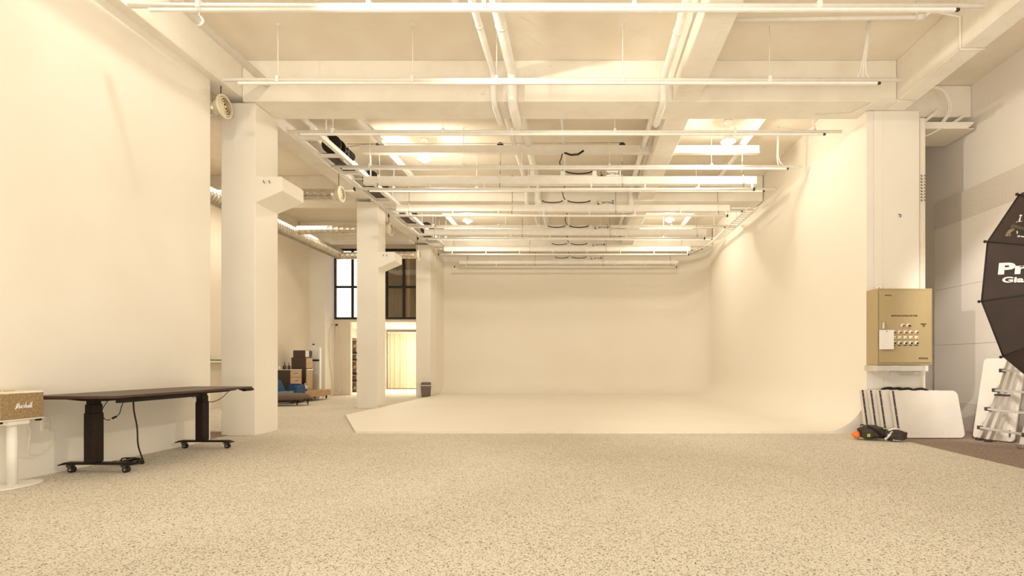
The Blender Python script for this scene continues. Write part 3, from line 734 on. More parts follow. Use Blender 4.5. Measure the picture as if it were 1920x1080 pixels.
x, z = cp(1655, 611); MB().box(x-.016, x+.016, Y0-.026, Y0-.009, z-.048, z+.048, b=.004).box(x-.006, x+.006, Y0-.034, Y0-.024, z-.036, z+.036).build('handle', 'chrome', dr)
xa, za = cp(1645.5, 655); xb, zb_ = cp(1672.5, 619)
t2 = thing('paper_note', 'sheet of white paper stuck on the olive control cabinet', 'paper', ((xa+xb)/2, Y0-.04, za))
pa = MB().box(xa, xb, Y0-.042, Y0-.040, za, zb_).build('sheet', 'paper', t2)
k = MB()
random.seed(3)
for q in range(11):
    zz = zb_-.07-q*.018; k.box(xa+.045, xa+.045+random.uniform(.06, .12), Y0-.0428, Y0-.0419, zz, zz+.0035)
k.build('printing', 'cream', pa)
MB().cyl((xa+.10, Y0-.05, zb_-.02), (xa+.10, Y0-.009, zb_-.02), .008, 10).build('magnet', 'wood_box', t2)
# camera-like knob on top of cabinet
tag(MB().ball((4.33, 7.36, Z1+.035), (.04, .03, .035), 8).cyl((4.29, 7.34, Z1+.03), (4.26, 7.33, Z1+.03), .018).cyl((4.33, 7.36, Z1), (4.33, 7.36, Z1+.02), .03).build('security_camera', 'aircon'), 'small white dome camera sitting on top of the olive cabinet', 'camera')
# trough and socket below
t = thing('cable_trough', 'brushed metal cable trough right under the olive cabinet', 'trough', (4.56, 7.37, .91))
MB().box(4.16, 4.92, 7.22, 7.47, .915, 1.0, b=.004, seg=1).build('trough_body', 'alu', t)
MB().box(4.16, 4.20, 7.215, 7.22, .915, 1.0).box(4.88, 4.92, 7.215, 7.22, .915, 1.0).build('end_plate', 'plastic', t)
t = thing('wall_socket', 'white double socket on the column below the metal trough', 'socket', (4.6, 7.47, .84))
MB().box(4.53, 4.66, 7.455, 7.479, .84, .90, b=.003).build('plate', 'aircon', t)
for x in (4.565, 4.615): MB().cyl((x, 7.452, .87), (x, 7.457, .87), .02, 14).build('outlet', 'cream', t)
wire(curve([(4.63, 7.45, .87), (4.70, 7.44, .885), (4.82, 7.44, .885), (4.86, 7.42, .90), (4.87, 7.30, .91)]), .008, 'socket_cable', 'white', 'white cable from the double socket up to the metal trough', 'cable')
wire([(4.62, 7.465, .855), (4.97, 7.465, .855)], .010, 'socket_conduit', 'cream', 'thin cream conduit beside the double socket on the column', 'conduit')
wire(curve([(5.0, 7.9, .75), (5.1, 8.3, .72), (5.25, 8.6, .66), (5.28, 8.8, .5), (5.28, 8.9, .02)]), .016, 'recess_cable', 'iron', 'dark cable curving in the recess beside the column', 'cable')
# vertical cable channel and tray
t = thing('cable_channel', 'white steel cable channel running up beside the panelled column', 'channel', (5.05, 7.6, 1.9))
MB().box(4.975, 5.07, 7.5, 7.60, .0, 4.62).build('channel_body', 'cream', t)
MB().box(4.982, 4.990, 7.49, 7.502, .85, 4.60).box(5.045, 5.055, 7.49, 7.502, .85, 4.60).build('channel_lip', 'wall_tan', t)
k = MB()
for q in range(9):
    z = 3.78-q*.045; k.cyl((5.0, 7.49, z), (5.02, 7.49, z-.02), .007, 6); k.cyl((5.045, 7.49, z), (5.06, 7.49, z-.015), .007, 6)
k.build('cable_tie', 'olive_d', t)
t = thing('cable_tray', 'short horizontal white cable tray bracket beside the top of the column', 'cable tray', (5.4, 7.7, 4.5))
k = MB(); k.prism([(5.075, 4.50), (5.75, 4.50), (5.86, 4.60), (5.075, 4.60)], 'y', 7.58, 7.595).build('front_bar', 'cream', t)
k = MB(); k.box(5.075, 5.86, 7.60, 8.2, 4.50, 4.515).build('tray_floor', 'wall_tan', t)
MB().prism([(5.08, 4.6), (5.14, 4.6), (5.40, 4.80), (5.32, 4.80)], 'y', 7.62, 7.66).prism([(5.52, 4.6), (5.6, 4.6), (5.79, 4.735), (5.73, 4.735)], 'y', 7.62, 7.66).build('brace', 'cream', t)
k = MB()
for d in (0, .03): k.tube(curve([(5.0+d, 7.3, 4.96), (5.2+d, 7.35, 4.95), (5.36+d, 7.45, 4.85), (5.42+d, 7.52, 4.72), (5.38+d, 7.6, 4.60)]), .013, 8)
k.tube(curve([(5.06, 7.57, 4.36), (5.2, 7.57, 4.42), (5.35, 7.57, 4.50)]), .01, 6)
k.build('cable', 'cream', t)

# folding tables ------------------------------------------------
def folding_table(x, y, label, lean=14):
    t = thing('folding_table', label, 'folding table', (x+.45, y, 0), 'folded tables stacked at the column')
    W, Hh, r = .92, .66, .07
    def rr(x0, x1, z0, z1, rad):
        P = []
        for cx_, cz, a0 in ((x1-rad[1], z0+rad[1], -PI/2), (x1-rad[1], z1-rad[1], 0), (x0+rad[0], z1-rad[0], PI/2), (x0+rad[0], z0+rad[0], PI)):
            rd = rad[1] if cx_ > (x0+x1)/2 else rad[0]
            for i in range(7): a = a0+PI/2*i/6; P.append((cx_+rd*math.cos(a), cz+rd*math.sin(a)))
        return P
    MB().prism(rr(x, x+W, 0.006, Hh, (.012, r)), 'y', y-.022, y-.002).build('table_half', 'plastic', t)
    MB().prism(rr(x, x+W, 0.006, Hh, (.012, r)), 'y', y+.004, y+.024).build('table_half', 'plastic', t)
    MB().prism(rr(x+.01, x+W-.01, 0.0, Hh-.01, (.012, r)), 'y', y-.002, y+.004).build('seam', 'gunmetal', t)
    hg = MB().box(x+.012, x+.036, y-.028, y-.0225, .03, Hh-.015).cyl((x+.024, y-.028, Hh-.015), (x+.024, y-.0225, Hh-.015), .012, 12).build('hinge_bar', 'gunmetal', t)
    k = MB()
    for z in (.05, .17, .31, .43, .55, .62): k.cyl((x+.024, y-.031, z), (x+.024, y-.027, z), .005, 8)
    k.build('rivet', 'chrome', hg)
    MB().tube(curve([(x+.30, y, Hh-.002), (x+.34, y, Hh+.018), (x+.43, y-.01, Hh+.028), (x+.50, y, Hh+.018), (x+.54, y, Hh-.002)], 5), [.010 + .008*math.sin(PI*i/20) for i in range(21)], 8).build('handle', 'black', t)
    t.rotation_euler = (math.radians(-lean), 0, 0)
    return t
folding_table(4.34, 6.99, 'frontmost cream folding table leaning on the column, full face visible')
folding_table(4.205, 7.07, 'second cream folding table, its top and left edge showing behind the frontmost')
folding_table(4.125, 7.15, 'third folding table back, only its dark hinge edge showing at left')
folding_table(4.05, 7.23, 'rearmost folding table of the stack, its hinge bar farthest left')
# table leaning at the right wall
t = thing('folding_table', 'tall cream tabletop leaning on the right wall behind the ladder', 'folding table', (5.36, 6.98, 0))
u = Vector((.20, -.36, 0)).normalized(); nn = Vector((.874, .486, 0)); ln = math.atan2(.33, 1.08)
up = (nn*math.sin(ln) + Vector((0, 0, math.cos(ln)))).normalized(); fw = u.cross(up).normalized()
k = MB(); Wd, Ht, r = .46, 1.13, .05; B0 = Vector((5.36, 6.98, .012)); A_, B_ = [], []
pts = []
for cx_, cz, a0 in ((Wd-r, r, -PI/2), (Wd-r, Ht-r, 0), (r, Ht-r, PI/2), (r, r, PI)):
    for i in range(6): a = a0+PI/2*i/5; pts.append((cx_+r*math.cos(a), cz+r*math.sin(a)))
for a, b_ in pts: A_.append(k.bm.verts.new(B0+u*a+up*b_)); B_.append(k.bm.verts.new(B0+u*a+up*b_+fw*(-.03 if fw.dot(nn) < 0 else .03)))
n_ = len(pts)
for i in range(n_): k.bm.faces.new((A_[i], A_[(i+1) % n_], B_[(i+1) % n_], B_[i]))
k.bm.faces.new(A_[::-1]); k.bm.faces.new(B_)
k.build('tabletop', 'plastic', t)
out = -nn
k = MB()
q0 = B0 + u*.415 + up*.07 - nn*.004 - Vector((0, 0, 0))
for i in range(4): k.box(q0.x-.012, q0.x+.002, q0.y-.006, q0.y+.006, q0.z+i*.022, q0.z+i*.022+.014)
k.build('brand_sticker', 'ink', t)

# ladder --------------------------------------------------------
t = thing('ladder', 'aluminium telescopic ladder with flared feet leaning on the right wall', 'ladder', (5.3, 6.45, 0))
sl = .30                                                        # x lean per metre height
def LP(y, z, dx=0): return Vector((5.34 + sl*z + dx, y, z))
def strip(pts, w, d, name, m, par):
    """flat rail following points; w along y, d along x"""
    k = MB(); rings = []
    for p in pts: rings.append([k.bm.verts.new(p + Vector(v)) for v in ((-d/2, -w/2, 0), (d/2, -w/2, 0), (d/2, w/2, 0), (-d/2, w/2, 0))])
    for i in range(len(rings)-1):
        for q in range(4): k.bm.faces.new((rings[i][q], rings[i][(q+1) % 4], rings[i+1][(q+1) % 4], rings[i+1][q]))
    k.bm.faces.new(rings[0][::-1]); k.bm.faces.new(rings[-1]); return k.build(name, m, par)
# far (left in view) rails, flared at the bottom
for j, dy in enumerate((0.0, -.11)):
    pts = [LP(6.74+dy + (.10 if j == 0 else .06)*(1-min(z/.62, 1))**1.6, z) for z in (.02, .1, .2, .3, .4, .5, .62)]
    strip(pts, .055, .05, 'leg', 'alu', t)
    strip([LP(6.74+dy, .60, .012), LP(6.74+dy, 1.30, .012)], .048, .045, 'leg', 'alu', t)
    b = MB(); p = LP(6.74+dy, .61); b.box(p.x-.032, p.x+.03, p.y-.036, p.y+.036, p.z-.012, p.z+.012).build('collar', 'gunmetal', t)
    b = MB(); p = LP(6.74+dy+(.10 if j == 0 else .06), .02); b.box(p.x-.035, p.x+.03, p.y-.035, p.y+.035, 0.0, .035, b=.005).build('rubber_foot', 'gunmetal', t)
# near (right in view) rails
strip([LP(6.17, .02), LP(6.19, .62)], .07, .05, 'leg', 'alu', t)
strip([LP(6.19, .60, .012), LP(6.21, 1.30, .012)], .06, .045, 'leg', 'alu', t)
b = MB(); p = LP(6.17, .0); b.box(p.x-.04, p.x+.035, p.y-.045, p.y+.045, 0, .055, b=.006).build('rubber_foot', 'chrome', t)
for z, ya, yb in ((.17, 6.83, 6.14), (.42, 6.80, 6.16), (.67, 6.77, 6.17), (.93, 6.75, 6.18), (1.17, 6.75, 6.18)):
    a, b_ = LP(ya, z, -.042), LP(yb, z, -.042)
    r_ = strip([a + Vector((0, 0, 0)), b_], .0, .05, 'rung', 'alu', t) if False else MB().box(a.x-.022, a.x+.02, yb, ya, z-.014, z+.014, b=.004).build('rung', 'alu', t)
    MB().box(a.x-.03, a.x+.03, ya-.02, ya+.02, z-.024, z+.024, b=.003).box(a.x-.03, a.x+.03, yb-.02, yb+.02, z-.03, z+.02, b=.003).build('rung_bracket', 'gunmetal', r_)

# softbox -------------------------------------------------------
C0 = Vector((4.32, 4.4, 1.69)); ax = Vector((math.sin(.12), -math.cos(.12), 0))   # axis from rim centre to apex
uu = Vector((0, 0, 1)).cross(ax).normalized(); vv = ax.cross(uu).normalized()
if uu.x > 0: uu = -uu
R, Dp, NS = .97, .62, 12
def rimdir(a): return uu*math.cos(a) + vv*math.sin(a)           # a=0 is left
if vv.z < 0: vv = -vv
a_off = PI/NS + .11
ZR = C0 + ax*Dp
t = thing('umbrella_softbox', 'huge black umbrella reflector at the right edge with white lettering', 'softbox', (ZR.x, ZR.y, 0))
def sp(tt, a, off=0.0):
    return C0 + rimdir(a)*(R*tt) + ax*(Dp*(1-tt**1.7)+off)
k = MB(); NR = 14
rows = []
for i in range(NR+1):
    tt = .04 + .96*i/NR; rows.append([k.bm.verts.new(sp(tt, a_off + 2*PI*j/NS)) for j in range(NS)])
for i in range(NR):
    for j in range(NS):
        k.bm.faces.new((rows[i][j], rows[i][(j+1) % NS], rows[i+1][(j+1) % NS], rows[i+1][j]))
k.bm.faces.new(rows[0])
shell = k.build('canopy', 'soft', t)
k = MB()
rows = []
for i in range(NR+1):
    tt = .04 + .95*i/NR; rows.append([k.bm.verts.new(sp(tt, a_off + 2*PI*j/NS, -.012)) for j in range(NS)])
for i in range(NR):
    for j in range(NS):
        k.bm.faces.new((rows[i][j], rows[i][(j+1) % NS], rows[i+1][(j+1) % NS], rows[i+1][j]))
k.build('lining', 'silver', t)
for j in range(NS):
    k = MB(); k.tube([sp(.04+.97*i/10, a_off + 2*PI*j/NS, .004) for i in range(11)], .006, 6); k.ball(sp(1.012, a_off + 2*PI*j/NS), .013, 5)
    k.build('rib', 'black', t)
k = MB()
for j in range(NS):
    k.cyl(sp(1.0, a_off + 2*PI*j/NS), sp(1.0, a_off + 2*PI*(j+1)/NS), .006, 6)
k.build('rim_cord', 'black', t)
k = MB(); k.cyl(sp(.0, 0, .03), C0 + ax*(Dp+.12), .05, 14).build('hub', 'iron', t)
st_ = Vector((ZR.x + .05, ZR.y - .08, 0))
MB().cyl((st_.x, st_.y, .25), (st_.x, st_.y, C0.z-.03), .02, 12).build('stand_pole', 'black', t)
for a in (0.3, 2.4, -1.8):
    MB().cyl((st_.x, st_.y, .55), (st_.x + .55*math.cos(a)*.6+.0, st_.y+.55*math.sin(a)*.6, .01), .012, 8).build('leg', 'black', t)
# panel text (panel whose middle points left)
am = a_off - PI/NS
def on_panel(sx_, sy_, am=am):
    """sx_ distance from rim towards apex, sy_ across (up)"""
    tt = 1 - sx_/R*1.0
    base = C0 + rimdir(am)*(R*tt*math.cos(PI/NS)) + ax*(Dp*(1-tt**1.7)+.006)
    side = (rimdir(am+PI/2) if rimdir(am+PI/2).z > 0 else -rimdir(am+PI/2))
    return base + side*sy_
def ptext(body, size, x0, y0, off, sx):
    tb = textmesh(body, size, None, '', None, None, off=off, sx=sx, depth=0.0, align='LEFT', raw=True)
    for v in tb.verts: v.co = on_panel(x0 + v.co.x, y0 + v.co.y)
    m = MB(); m.add(tb); return m.build('lettering', 'printw', shell)
ptext('Profoto', .125, .055, .012, .0055, 1.18)
ptext('Giant Silver', .062, .08, -.078, .0022, 1.15)
# grip clamp hanging in front of the umbrella
q = thing('grip_clamp', 'metal grip clamp with knobs hanging against the black umbrella', 'clamp', at(1912, 425, 3.9))
def g2(px, py): return at(px, py, 3.95)
MB().tube([g2(1898, 424), g2(1912, 428), g2(1935, 436)], .016, 8).build('bar', 'brown_dark', q)
MB().tube([g2(1889, 440), g2(1893, 434), g2(1900, 430)], .013, 8).ball(g2(1888, 441), .011, 5).ball(g2(1893, 441), .009, 5).build('jaw', 'olive_d', q)
MB().cyl(g2(1911, 415), g2(1914, 405), .005, 8).ball(g2(1914, 404.5), .010, 5).lathe([(.018, -.004), (.020, 0), (.018, .004)], g2(1911, 416)).build('knob', 'chrome', q)
MB().cyl(g2(1907, 432), g2(1907.5, 439), .005, 8).ball(g2(1910, 443), .010, 5).cyl(g2(1914, 443), g2(1930, 446), .005, 8).build('screw', 'chrome', q)
MB().tube([g2(1935, 436), g2(1990, 440), Vector((st_.x-.02, st_.y, 2.0)), Vector((st_.x, st_.y, 1.66))], .012, 8).build('arm', 'iron', q)

# bags ----------------------------------------------------------
def bagmesh(c_, s, seed, yaw=0, name='bag_body', m='bag', par=None, droop=.25):
    t_ = bmesh.new(); bmesh.ops.create_uvsphere(t_, u_segments=36, v_segments=22, radius=1)
    for v in t_.verts:
        p = v.co; q_ = Vector([math.copysign(abs(a)**.55, a) for a in p])
        nz = noise.noise(Vector((p.x*2+seed, p.y*2, p.z*2)))*.16 + noise.noise(Vector((p.x*6+seed, p.y*6, p.z*6)))*.06
        q_ = q_*(1+nz); q_.z = max(q_.z - droop*abs(q_.x)**2*(q_.z > 0)*.5, -1)
        v.co = Vector((q_.x*s[0], q_.y*s[1], q_.z*s[2]))
    for f in t_.faces: f.smooth = True
    t_.transform(T(*c_) @ Matrix.Rotation(yaw, 4, 'Z'))
    mb = MB(); mb.add(t_); return mb.build(name, m, par)
t = thing('gear_bag', 'lumpy black gear bag lying on the floor left of the folded tables', 'bag', (3.92, 6.85, 0))
bagmesh((3.92, 6.86, .105), (.165, .10, .085), 1.3, par=t)
MB().tube(curve([(3.80, 6.76, .20), (3.90, 6.74, .15), (4.0, 6.75, .05), (4.06, 6.76, .02)]), .012, 8).build('strap', 'black', t)
MB().box(3.80, 3.835, 6.745, 6.755, .055, .095).build('tag', 'green', t)
MB().tube(curve([(3.76, 6.84, .19), (3.755, 6.82, .21), (3.79, 6.82, .205)]), .007, 6).build('handle', 'black', t)
t = thing('gear_bag', 'slimmer dark gear bag with white lettering, right of the lumpy one', 'bag', (4.14, 6.82, 0))
bb = bagmesh((4.16, 6.74, .08), (.125, .09, .066), 5.1, par=t)
tm = T(4.03, 6.665, .085) @ Matrix.Rotation(math.radians(-50), 4, 'Y') @ FACE_CAM
textmesh('Profoto', .045, tm, 'lettering', 'printw', bb, off=.003)
textmesh('Profoto', .040, T(4.15, 6.672, .028) @ FACE_CAM, 'lettering', 'printw', bb, off=.002)
MB().tube(curve([(4.07, 6.74, .14), (4.13, 6.72, .165), (4.20, 6.73, .16), (4.22, 6.75, .13)]), .010, 8).build('strap', 'printw', t)
MB().box(3.985, 4.01, 6.70, 6.71, .165, .18).build('tag', 'green', t)
o = MB().lathe([(.055, 0), (.05, .03), (.028, .065), (.006, .09)], (0, 0, 0), 'x', 14); 
bmesh.ops.transform(o.bm, matrix=T(3.745, 6.88, .066) @ Matrix.Rotation(PI, 4, 'Z'), verts=o.bm.verts[:])
tag(o.build('orange_pouch', 'orange'), 'bright orange pointed pouch poking out left of the bags', 'pouch')

# ---------------------------------------------------------------- waste bin by third column
t = thing('waste_bin', 'dark grey swing-top waste bin at the foot of the farthest column', 'bin', (-4.70, 15.7, 0))
bx = -4.70
k = MB(); A_ = [(bx-.13, 15.60), (bx+.13, 15.60), (bx+.13, 15.82), (bx-.13, 15.82)]
lo = [k.bm.verts.new((bx+(x-bx)*.84, 15.71+(y-15.71)*.84, .005)) for x, y in A_]; hi = [k.bm.verts.new((x, y, .34)) for x, y in A_]
for i in range(4): k.bm.faces.new((lo[i], lo[(i+1) % 4], hi[(i+1) % 4], hi[i]))
k.bm.faces.new(lo[::-1]); k.bm.faces.new(hi)
k.build('body', 'grey', t)
MB().box(bx-.14, bx+.14, 15.59, 15.83, .34, .365, b=.006).build('rim', 'plastic', t)
MB().prism([(15.60, .365), (15.82, .365), (15.80, .44), (15.71, .455), (15.62, .43)], 'x', bx-.125, bx+.125).build('lid', 'grey', t)
wire(curve([(-5.15, 15.88, .40), (-5.0, 15.86, .42), (-4.9, 15.86, .42), (-4.86, 15.86, .48), (-4.86, 15.86, .55)]), .008, 'wall_cable', 'cream', 'thin cable on the farthest column above the waste bin', 'cable')

# ---------------------------------------------------------------- aisle furniture
# shelf in the gap
t = thing('wall_shelf', 'small cream wall shelf seen between the partition and nearest column', 'shelf', (-8.3, 11.8, 1.05))
MB().box(-8.43, -8.15, 11.1, 12.3, 1.05, 1.09).build('board', 'creamv', t)
MB().box(-8.43, -8.41, 11.2, 12.2, .95, 1.05).build('bracket', 'creamv', t)
tag(MB().box(-8.38, -8.2, 11.3, 11.95, 1.092, 1.112).build('remote', 'black'), 'flat black device lying on the small wall shelf', 'device')
tag(MB().cyl((-8.22, 11.33, 1.113), (-8.22, 11.33, 1.20), .05, 12).cyl((-8.22, 11.33, 1.20), (-8.22, 11.33, 1.32), .012, 8).build('spray_bottle', 'black'), 'small black bottle at the left end of the wall shelf', 'bottle')
# chest of drawers
t = thing('chest_of_drawers', 'dark sided chest with pale wooden drawers behind the blue armchair', 'chest', (-8.05, 13.93, 0))
MB().box(-8.42, -7.72, 13.65, 14.22, 0.02, .85, b=.004, seg=1).build('carcass', 'brown_dark', t)
MB().box(-8.42, -7.70, 13.64, 14.23, .85, .865).build('top', 'plastic', t)
for i in range(4):
    z = .06+i*.197
    d = MB().box(-7.719, -7.70, 13.665, 14.205, z, z+.190, b=.003, seg=1).build('drawer', 'wood', t)
    MB().box(-7.70, -7.685, 13.88, 13.99, z+.10, z+.118).build('handle', 'iron', d)
# tall cabinet
t = thing('tall_cabinet', 'tall narrow dark cabinet with wooden door behind the drawers', 'cabinet', (-7.9, 14.6, 0))
MB().box(-8.12, -7.72, 14.44, 14.80, 0.0, 1.20, b=.004, seg=1).build('carcass', 'brown_dark', t)
for za, zc in ((.03, .86), (.89, 1.18)):
    d = MB().box(-7.719, -7.70, 14.455, 14.785, za, zc, b=.003, seg=1).build('door', 'wood', t)
    if za < .5: MB().box(-7.70, -7.68, 14.45, 14.78, .845, .862).build('handle', 'chrome', d)
t = thing('microwave', 'small dark microwave with a pale door on top of the tall cabinet', 'microwave', (-7.9, 14.6, 1.2))
MB().box(-8.08, -7.74, 14.46, 14.82, 1.202, 1.40, b=.006).build('housing', 'brown_dark', t)
MB().box(-7.74, -7.725, 14.47, 14.64, 1.215, 1.39).build('door', 'plastic', t); MB().box(-7.74, -7.726, 14.66, 14.81, 1.215, 1.39).build('control_panel', 'black', t)
for i, (x, y, r, h_, mm, s) in enumerate(((-8.05, 13.75, .035, .08, 'plastic', 'pale cup at the left among the bottles on the chest'), (-7.93, 13.78, .045, .12, 'brown_dark', 'dark bottle with a thin neck, left of two on the chest'), (-7.83, 13.82, .042, .11, 'brown_dark', 'dark bottle with a thin neck, right of two on the chest'))):
    pr = [(r, 0), (r, h_*.7), (r*.5, h_), (r*.2, h_*1.05), (r*.2, h_*1.7 if i else h_*1.06)]
    o = MB().lathe(pr, (x, y, .866), 'z', 14).build('bottle' if i else 'cup', mm); tag(o, s, 'bottle' if i else 'cup')
# air conditioner
t = thing('air_conditioner', 'tall white standing air conditioner in the aisle corner', 'air conditioner', (-7.76, 15.1, 0))
MB().box(-7.91, -7.63, 15.05, 15.16, 0, 1.50, b=.01).build('body', 'aircon', t)
MB().box(-7.89, -7.65, 15.040, 15.052, 1.17, 1.48, b=.003).build('outlet_grille', 'aircon', t)
MB().box(-7.90, -7.64, 15.038, 15.052, 1.10, 1.145).build('display', 'black', t)
k = MB()
for i in range(9): k.box(-7.89, -7.65, 15.035, 15.052, .28+i*.05, .31+i*.05)
k.build('intake_louvre', 'creamv', t)
k = MB()
for i in range(9): k.box(-7.892, -7.648, 15.045, 15.051, .312+i*.05, .328+i*.05)
k.build('louvre_gap', 'wall_tan', t)
t = thing('spray_bottle', 'small white bottle with a blue cap on top of the air conditioner', 'bottle', (-7.86, 15.15, 1.502))
MB().cyl((-7.86, 15.15, 1.502), (-7.86, 15.15, 1.57), .022, 12).build('body', 'aircon', t)
MB().cyl((-7.86, 15.15, 1.572), (-7.86, 15.15, 1.61), .03, 12).build('cap', 'bluep', t)
# low wooden box on legs
t = thing('low_sideboard', 'low warm oak sideboard on short dark legs in front of the air conditioner', 'sideboard', (-7.5, 14.1, 0))
MB().box(-7.66, -7.22, 13.42, 14.9, .115, .285, b=.006, seg=1).build('carcass', 'wood_box', t)
MB().box(-7.222, -7.212, 13.45, 14.87, .125, .275).build('drawer_front', 'wood_box', t)
for x, y in ((-7.27, 13.55), (-7.27, 14.72), (-7.60, 13.55), (-7.60, 14.72)):
    l = MB().cyl((x, y, .04), (x, y, .115), .022, 10).build('leg', 'black', t); MB().cyl((x, y, 0), (x, y, .04), .018, 10).build('leg_tip', 'brass', l)
t = thing('glass_flask', 'round glass flask with a blue base on the low sideboard', 'flask', (-7.36, 13.7, .285))
MB().lathe([(.05, 0), (.05, .05)], (-7.36, 13.75, .286), 'z', 16).build('base', 'bluep', t)
MB().ball((-7.36, 13.75, .39), .055, 8).cyl((-7.36, 13.75, .44), (-7.36, 13.75, .50), .014, 10).build('bulb', 'plastic', t)
# ottoman
t = thing('ottoman', 'round edged taupe ottoman in front of the blue armchair', 'ottoman', (-7.15, 12.55, 0))
tb = bmesh.new(); bmesh.ops.create_uvsphere(tb, u_segments=32, v_segments=18, radius=1)
for v in tb.verts:
    q_ = Vector((math.copysign(abs(v.co.x)**.6, v.co.x)*.52, math.copysign(abs(v.co.y)**.6, v.co.y)*.30, math.copysign(abs(v.co.z)**.7, v.co.z)*.09)); v.co = q_ + Vector((-7.15, 12.5, .215))
for f in tb.faces: f.smooth = True
k = MB(); k.add(tb); k.build('cushion', 'taupe', t)
for x, y in ((-7.5, 12.32), (-6.80, 12.34), (-7.5, 12.68), (-6.72, 12.68)):
    l = MB().cyl((x, y, .02), (x, y, .15), .014, 10).build('leg', 'black', t)
    MB().cyl((x, y, 0), (x, y, .02), .012, 10).build('leg_tip', 'brass', l)
# armchair
t = thing('armchair', 'low blue fabric armchair half hidden by the nearest column', 'armchair', (-7.55, 13.1, 0))
MB().box(-7.95, -7.25, 12.95, 13.36, .13, .31, b=.04, seg=3).build('seat', 'bluel', t)
k = MB(); k.box(-7.24, -7.16, 12.98, 13.40, .14, .46, b=.03, seg=3)
k.prism([(-7.62, .33), (-7.24, .30), (-7.16, .30), (-7.19, .46), (-7.30, .50), (-7.52, .50)], 'y', 13.30, 13.41)
k.build('armrest', 'blue', t)
MB().prism([(-8.05, .2), (-7.62, .2), (-7.72, .44), (-7.80, .60), (-8.05, .62)], 'y', 12.97, 13.38).build('backrest', 'blue', t)
for x in (-7.9, -7.3):
    for y in (13.02, 13.3): MB().cyl((x, y, 0), (x, y, .14), .014, 8).build('leg', 'black', t)
# hanging cable on pilaster
wire(curve([(-7.90, 16.56, 2.27), (-8.0+.10, 16.40, 2.25), (-7.90, 16.2, 1.9), (-7.90, 16.25, 1.2), (-7.90, 16.4, .5), (-7.89, 16.45, .15), (-7.80, 16.45, .06), (-7.72, 16.50, .2), (-7.76, 16.55, .9), (-7.80, 16.56, 1.7), (-7.86, 16.58, 2.25)]), .014, 'hanging_hose', 'creamv', 'pale cable looped from a hook down to the floor beside the window wall', 'cable')
tag(MB().cyl((-7.86, 16.619, 2.28), (-7.86, 16.55, 2.28), .03, 10).build('wall_hook', 'iron'), 'dark round wall hook holding the looped pale cable', 'hook')
# back room
def drape(x0, x1, y, z0, z1, amp, per, name, m, par=None):
    k = MB(); n = int((x1-x0)/per*10); v0 = []; v1 = []
    for i in range(n+1):
        x = x0+(x1-x0)*i/n; yy = y+amp*math.sin(2*PI*(x-x0)/per)+amp*.4*math.sin(2*PI*(x-x0)/per*.37+1)
        v0.append(k.bm.verts.new((x, yy, z0))); v1.append(k.bm.verts.new((x, yy-.01, z1)))
    for i in range(n): f = k.bm.faces.new((v0[i], v0[i+1], v1[i+1], v1[i])); f.smooth = True
    return k.build(name, m, par)
t = thing('curtain', 'long cream curtain in the bright back room', 'curtain', (-6.6, 20.75, 0))
drape(-7.73, -7.10, 20.66, .03, 2.25, .05, .2, 'drape', 'curtain', t); drape(-7.12, -4.75, 20.74, .03, 2.25, .03, .24, 'drape', 'curtain2', t)
MB().box(-7.75, -4.75, 20.68, 20.76, 2.25, 2.30).build('rail', 'aircon', t)
t = thing('curtain', 'beige curtains behind the black framed loft window', 'curtain', (-6.1, 16.95, 2.46))
drape(-7.35, -5.70, 16.95, 2.5, 4.78, .04, .19, 'drape', 'curtain', t); drape(-5.78, -4.80, 17.05, 2.5, 4.78, .035, .22, 'drape', 'curtain', t)
MB().box(-7.4, -4.80, 16.93, 16.99, 4.75, 4.79).build('rail', 'frame', t)
struct(MB().box(-9.0, -4.77, 16.75, 18.6, 2.441, 2.46), 'floor_loft', 'wall')
t = thing('shoe_rack', 'tall dark rack seen through the gap left of the middle column', 'rack', (-8.08, 18.5, 0))
k = MB(); k.box(-8.16, -8.13, 18.3, 18.7, 0, 1.95); k.box(-7.84, -7.81, 18.3, 18.7, 0, 1.95).build('side_panel', 'brown_dark', t)
for i in range(8): MB().box(-8.13, -7.84, 18.3, 18.7, .1+i*.25, .125+i*.25).build('shelf', 'wood_box', t)
for i in range(7): tag(MB().box(-8.10, -7.88, 18.34, 18.6, .127+i*.25, .20+i*.25, b=.02).build('shoe_box', 'black' if i % 3 else 'wood'), ('dark box on rack shelf number %d counted from the floor' % (i+1)), 'box', 'boxes on the tall rack')

# cable tray at right rear
t = thing('cable_tray', 'white ladder cable tray hanging along the cove wall at the rear right', 'cable tray', (3.7, 13.5, 4.45))
k = MB()
for dx in (-.11, .11): k.tube([(3.85+dx, 11.3, 4.47), (3.85+dx, 14.6, 4.47), (3.8+dx, 15.0, 4.46), (3.6+dx, 15.4, 4.42), (3.3+dx, 15.75, 4.36)], .018, 6)
k.build('side_rail', 'white', t)
k = MB()
for i in range(18): k.box(3.76, 3.94, 11.5+i*.18, 11.52+i*.18, 4.458, 4.478)
k.build('rung', 'white', t)
k = MB()
for y in (12.2, 14.2): k.cyl((3.74, y, 4.48), (3.74, y, ZS if y > 12.2 else ZS), .007, 6)
k.build('hanging_rod', 'white', t)

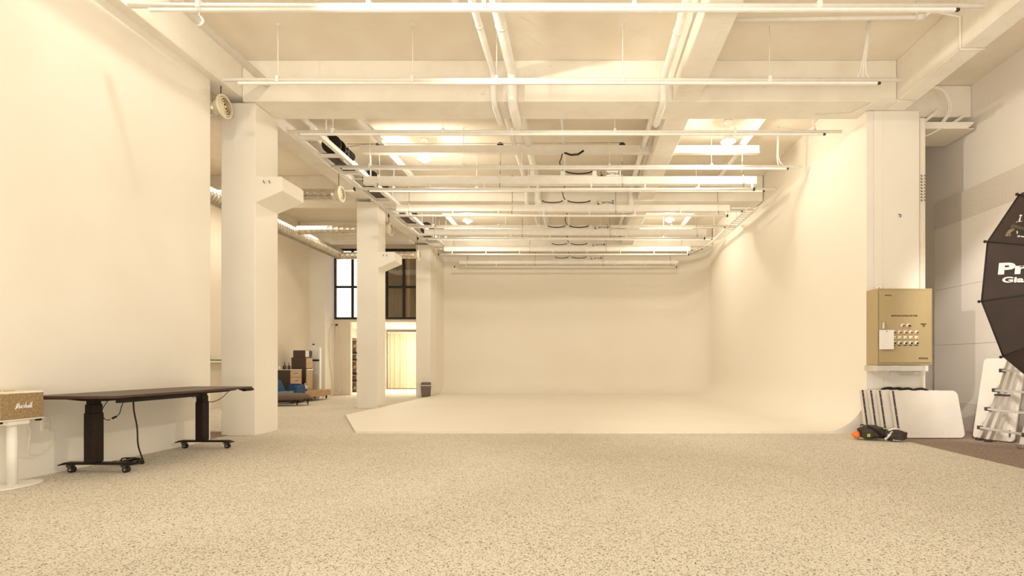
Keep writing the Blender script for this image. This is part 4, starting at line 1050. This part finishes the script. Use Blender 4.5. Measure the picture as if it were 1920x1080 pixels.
# ---------------------------------------------------------------- lights
def area(loc, rot, size, power, col=(1, .92, .80), sy=None, spread=180):
    l = bpy.data.lights.new('area', 'AREA'); l.energy = power; l.color = col; l.size = size
    if sy: l.shape = 'RECTANGLE'; l.size_y = sy
    l.spread = math.radians(spread)
    o = bpy.data.objects.new('area_light', l); o.location = loc; o.rotation_euler = rot; COL.objects.link(o); return o
def point(loc, power, r=.06, col=(1, .90, .76)):
    l = bpy.data.lights.new('point', 'POINT'); l.energy = power; l.color = col; l.shadow_soft_size = r
    o = bpy.data.objects.new('point_light', l); o.location = loc; COL.objects.link(o); return o
WC = (1, .915, .76)
for (x, y) in ((-2.95, 9.75), (2.62, 9.0), (-3.05, 14.0), (2.45, 13.9)): point((x, y, 4.79), 48 if y < 9.2 else 78, .09, WC)
point((0.8, 4.0, 3.9), 14, .15, WC)
def spot(loc, to, power, ang, r, col):
    l = bpy.data.lights.new('spot', 'SPOT'); l.energy = power; l.color = col; l.shadow_soft_size = r
    l.spot_size = math.radians(ang); l.spot_blend = .6
    o = bpy.data.objects.new('spot_light', l); o.location = loc; COL.objects.link(o)
    o.rotation_euler = (Vector(to)-Vector(loc)).to_track_quat('-Z', 'Y').to_euler(); return o
spot((3.3, 3.9, 4.5), (-4.9, 5.8, 0.7), 330, 58, .09, WC)
spot((-3.4, 3.6, 4.45), (5.2, 9.5, 2.2), 780, 66, .10, WC)
point((-4.08, 4.9, 5.24), 34, .03, WC)
area((0.6, 1.2, 4.6), (0, 0, 0), 5, 55, WC, 2.5)
area((0.8, -1.6, 0.5), (math.radians(148), 0, 0), 6, 360, WC, 2)  # added fill behind the camera, aimed up to lift the ceiling
area((-6.5, 18.8, 2.36), (0, 0, 0), 3.2, 90, (1, .93, .78), 2.6)
point((-6.6, 18.9, 1.5), 70, .2, (1, .92, .76))  # added without a fixture, brightens the back room ceiling
area((-7.0, 11.0, 4.65), (0, 0, 0), 1.5, 95, (1, .90, .73), 5)
spot((4.36, 4.75, 4.35), (5.87, 7.0, 1.5), 480, 46, .12, (1, .935, .83))  # unseen extra spot, added to brighten the right wall
w = bpy.data.worlds.new('world'); S.world = w; w.use_nodes = True
bg = w.node_tree.nodes['Background']; bg.inputs['Color'].default_value = (1, .915, .77, 1); bg.inputs['Strength'].default_value = 0.8
S.view_settings.view_transform = 'Standard'; S.view_settings.look = 'None'; S.view_settings.exposure = 0.06
try:
    S.cycles.max_bounces = 10; S.cycles.diffuse_bounces = 6
except Exception: pass
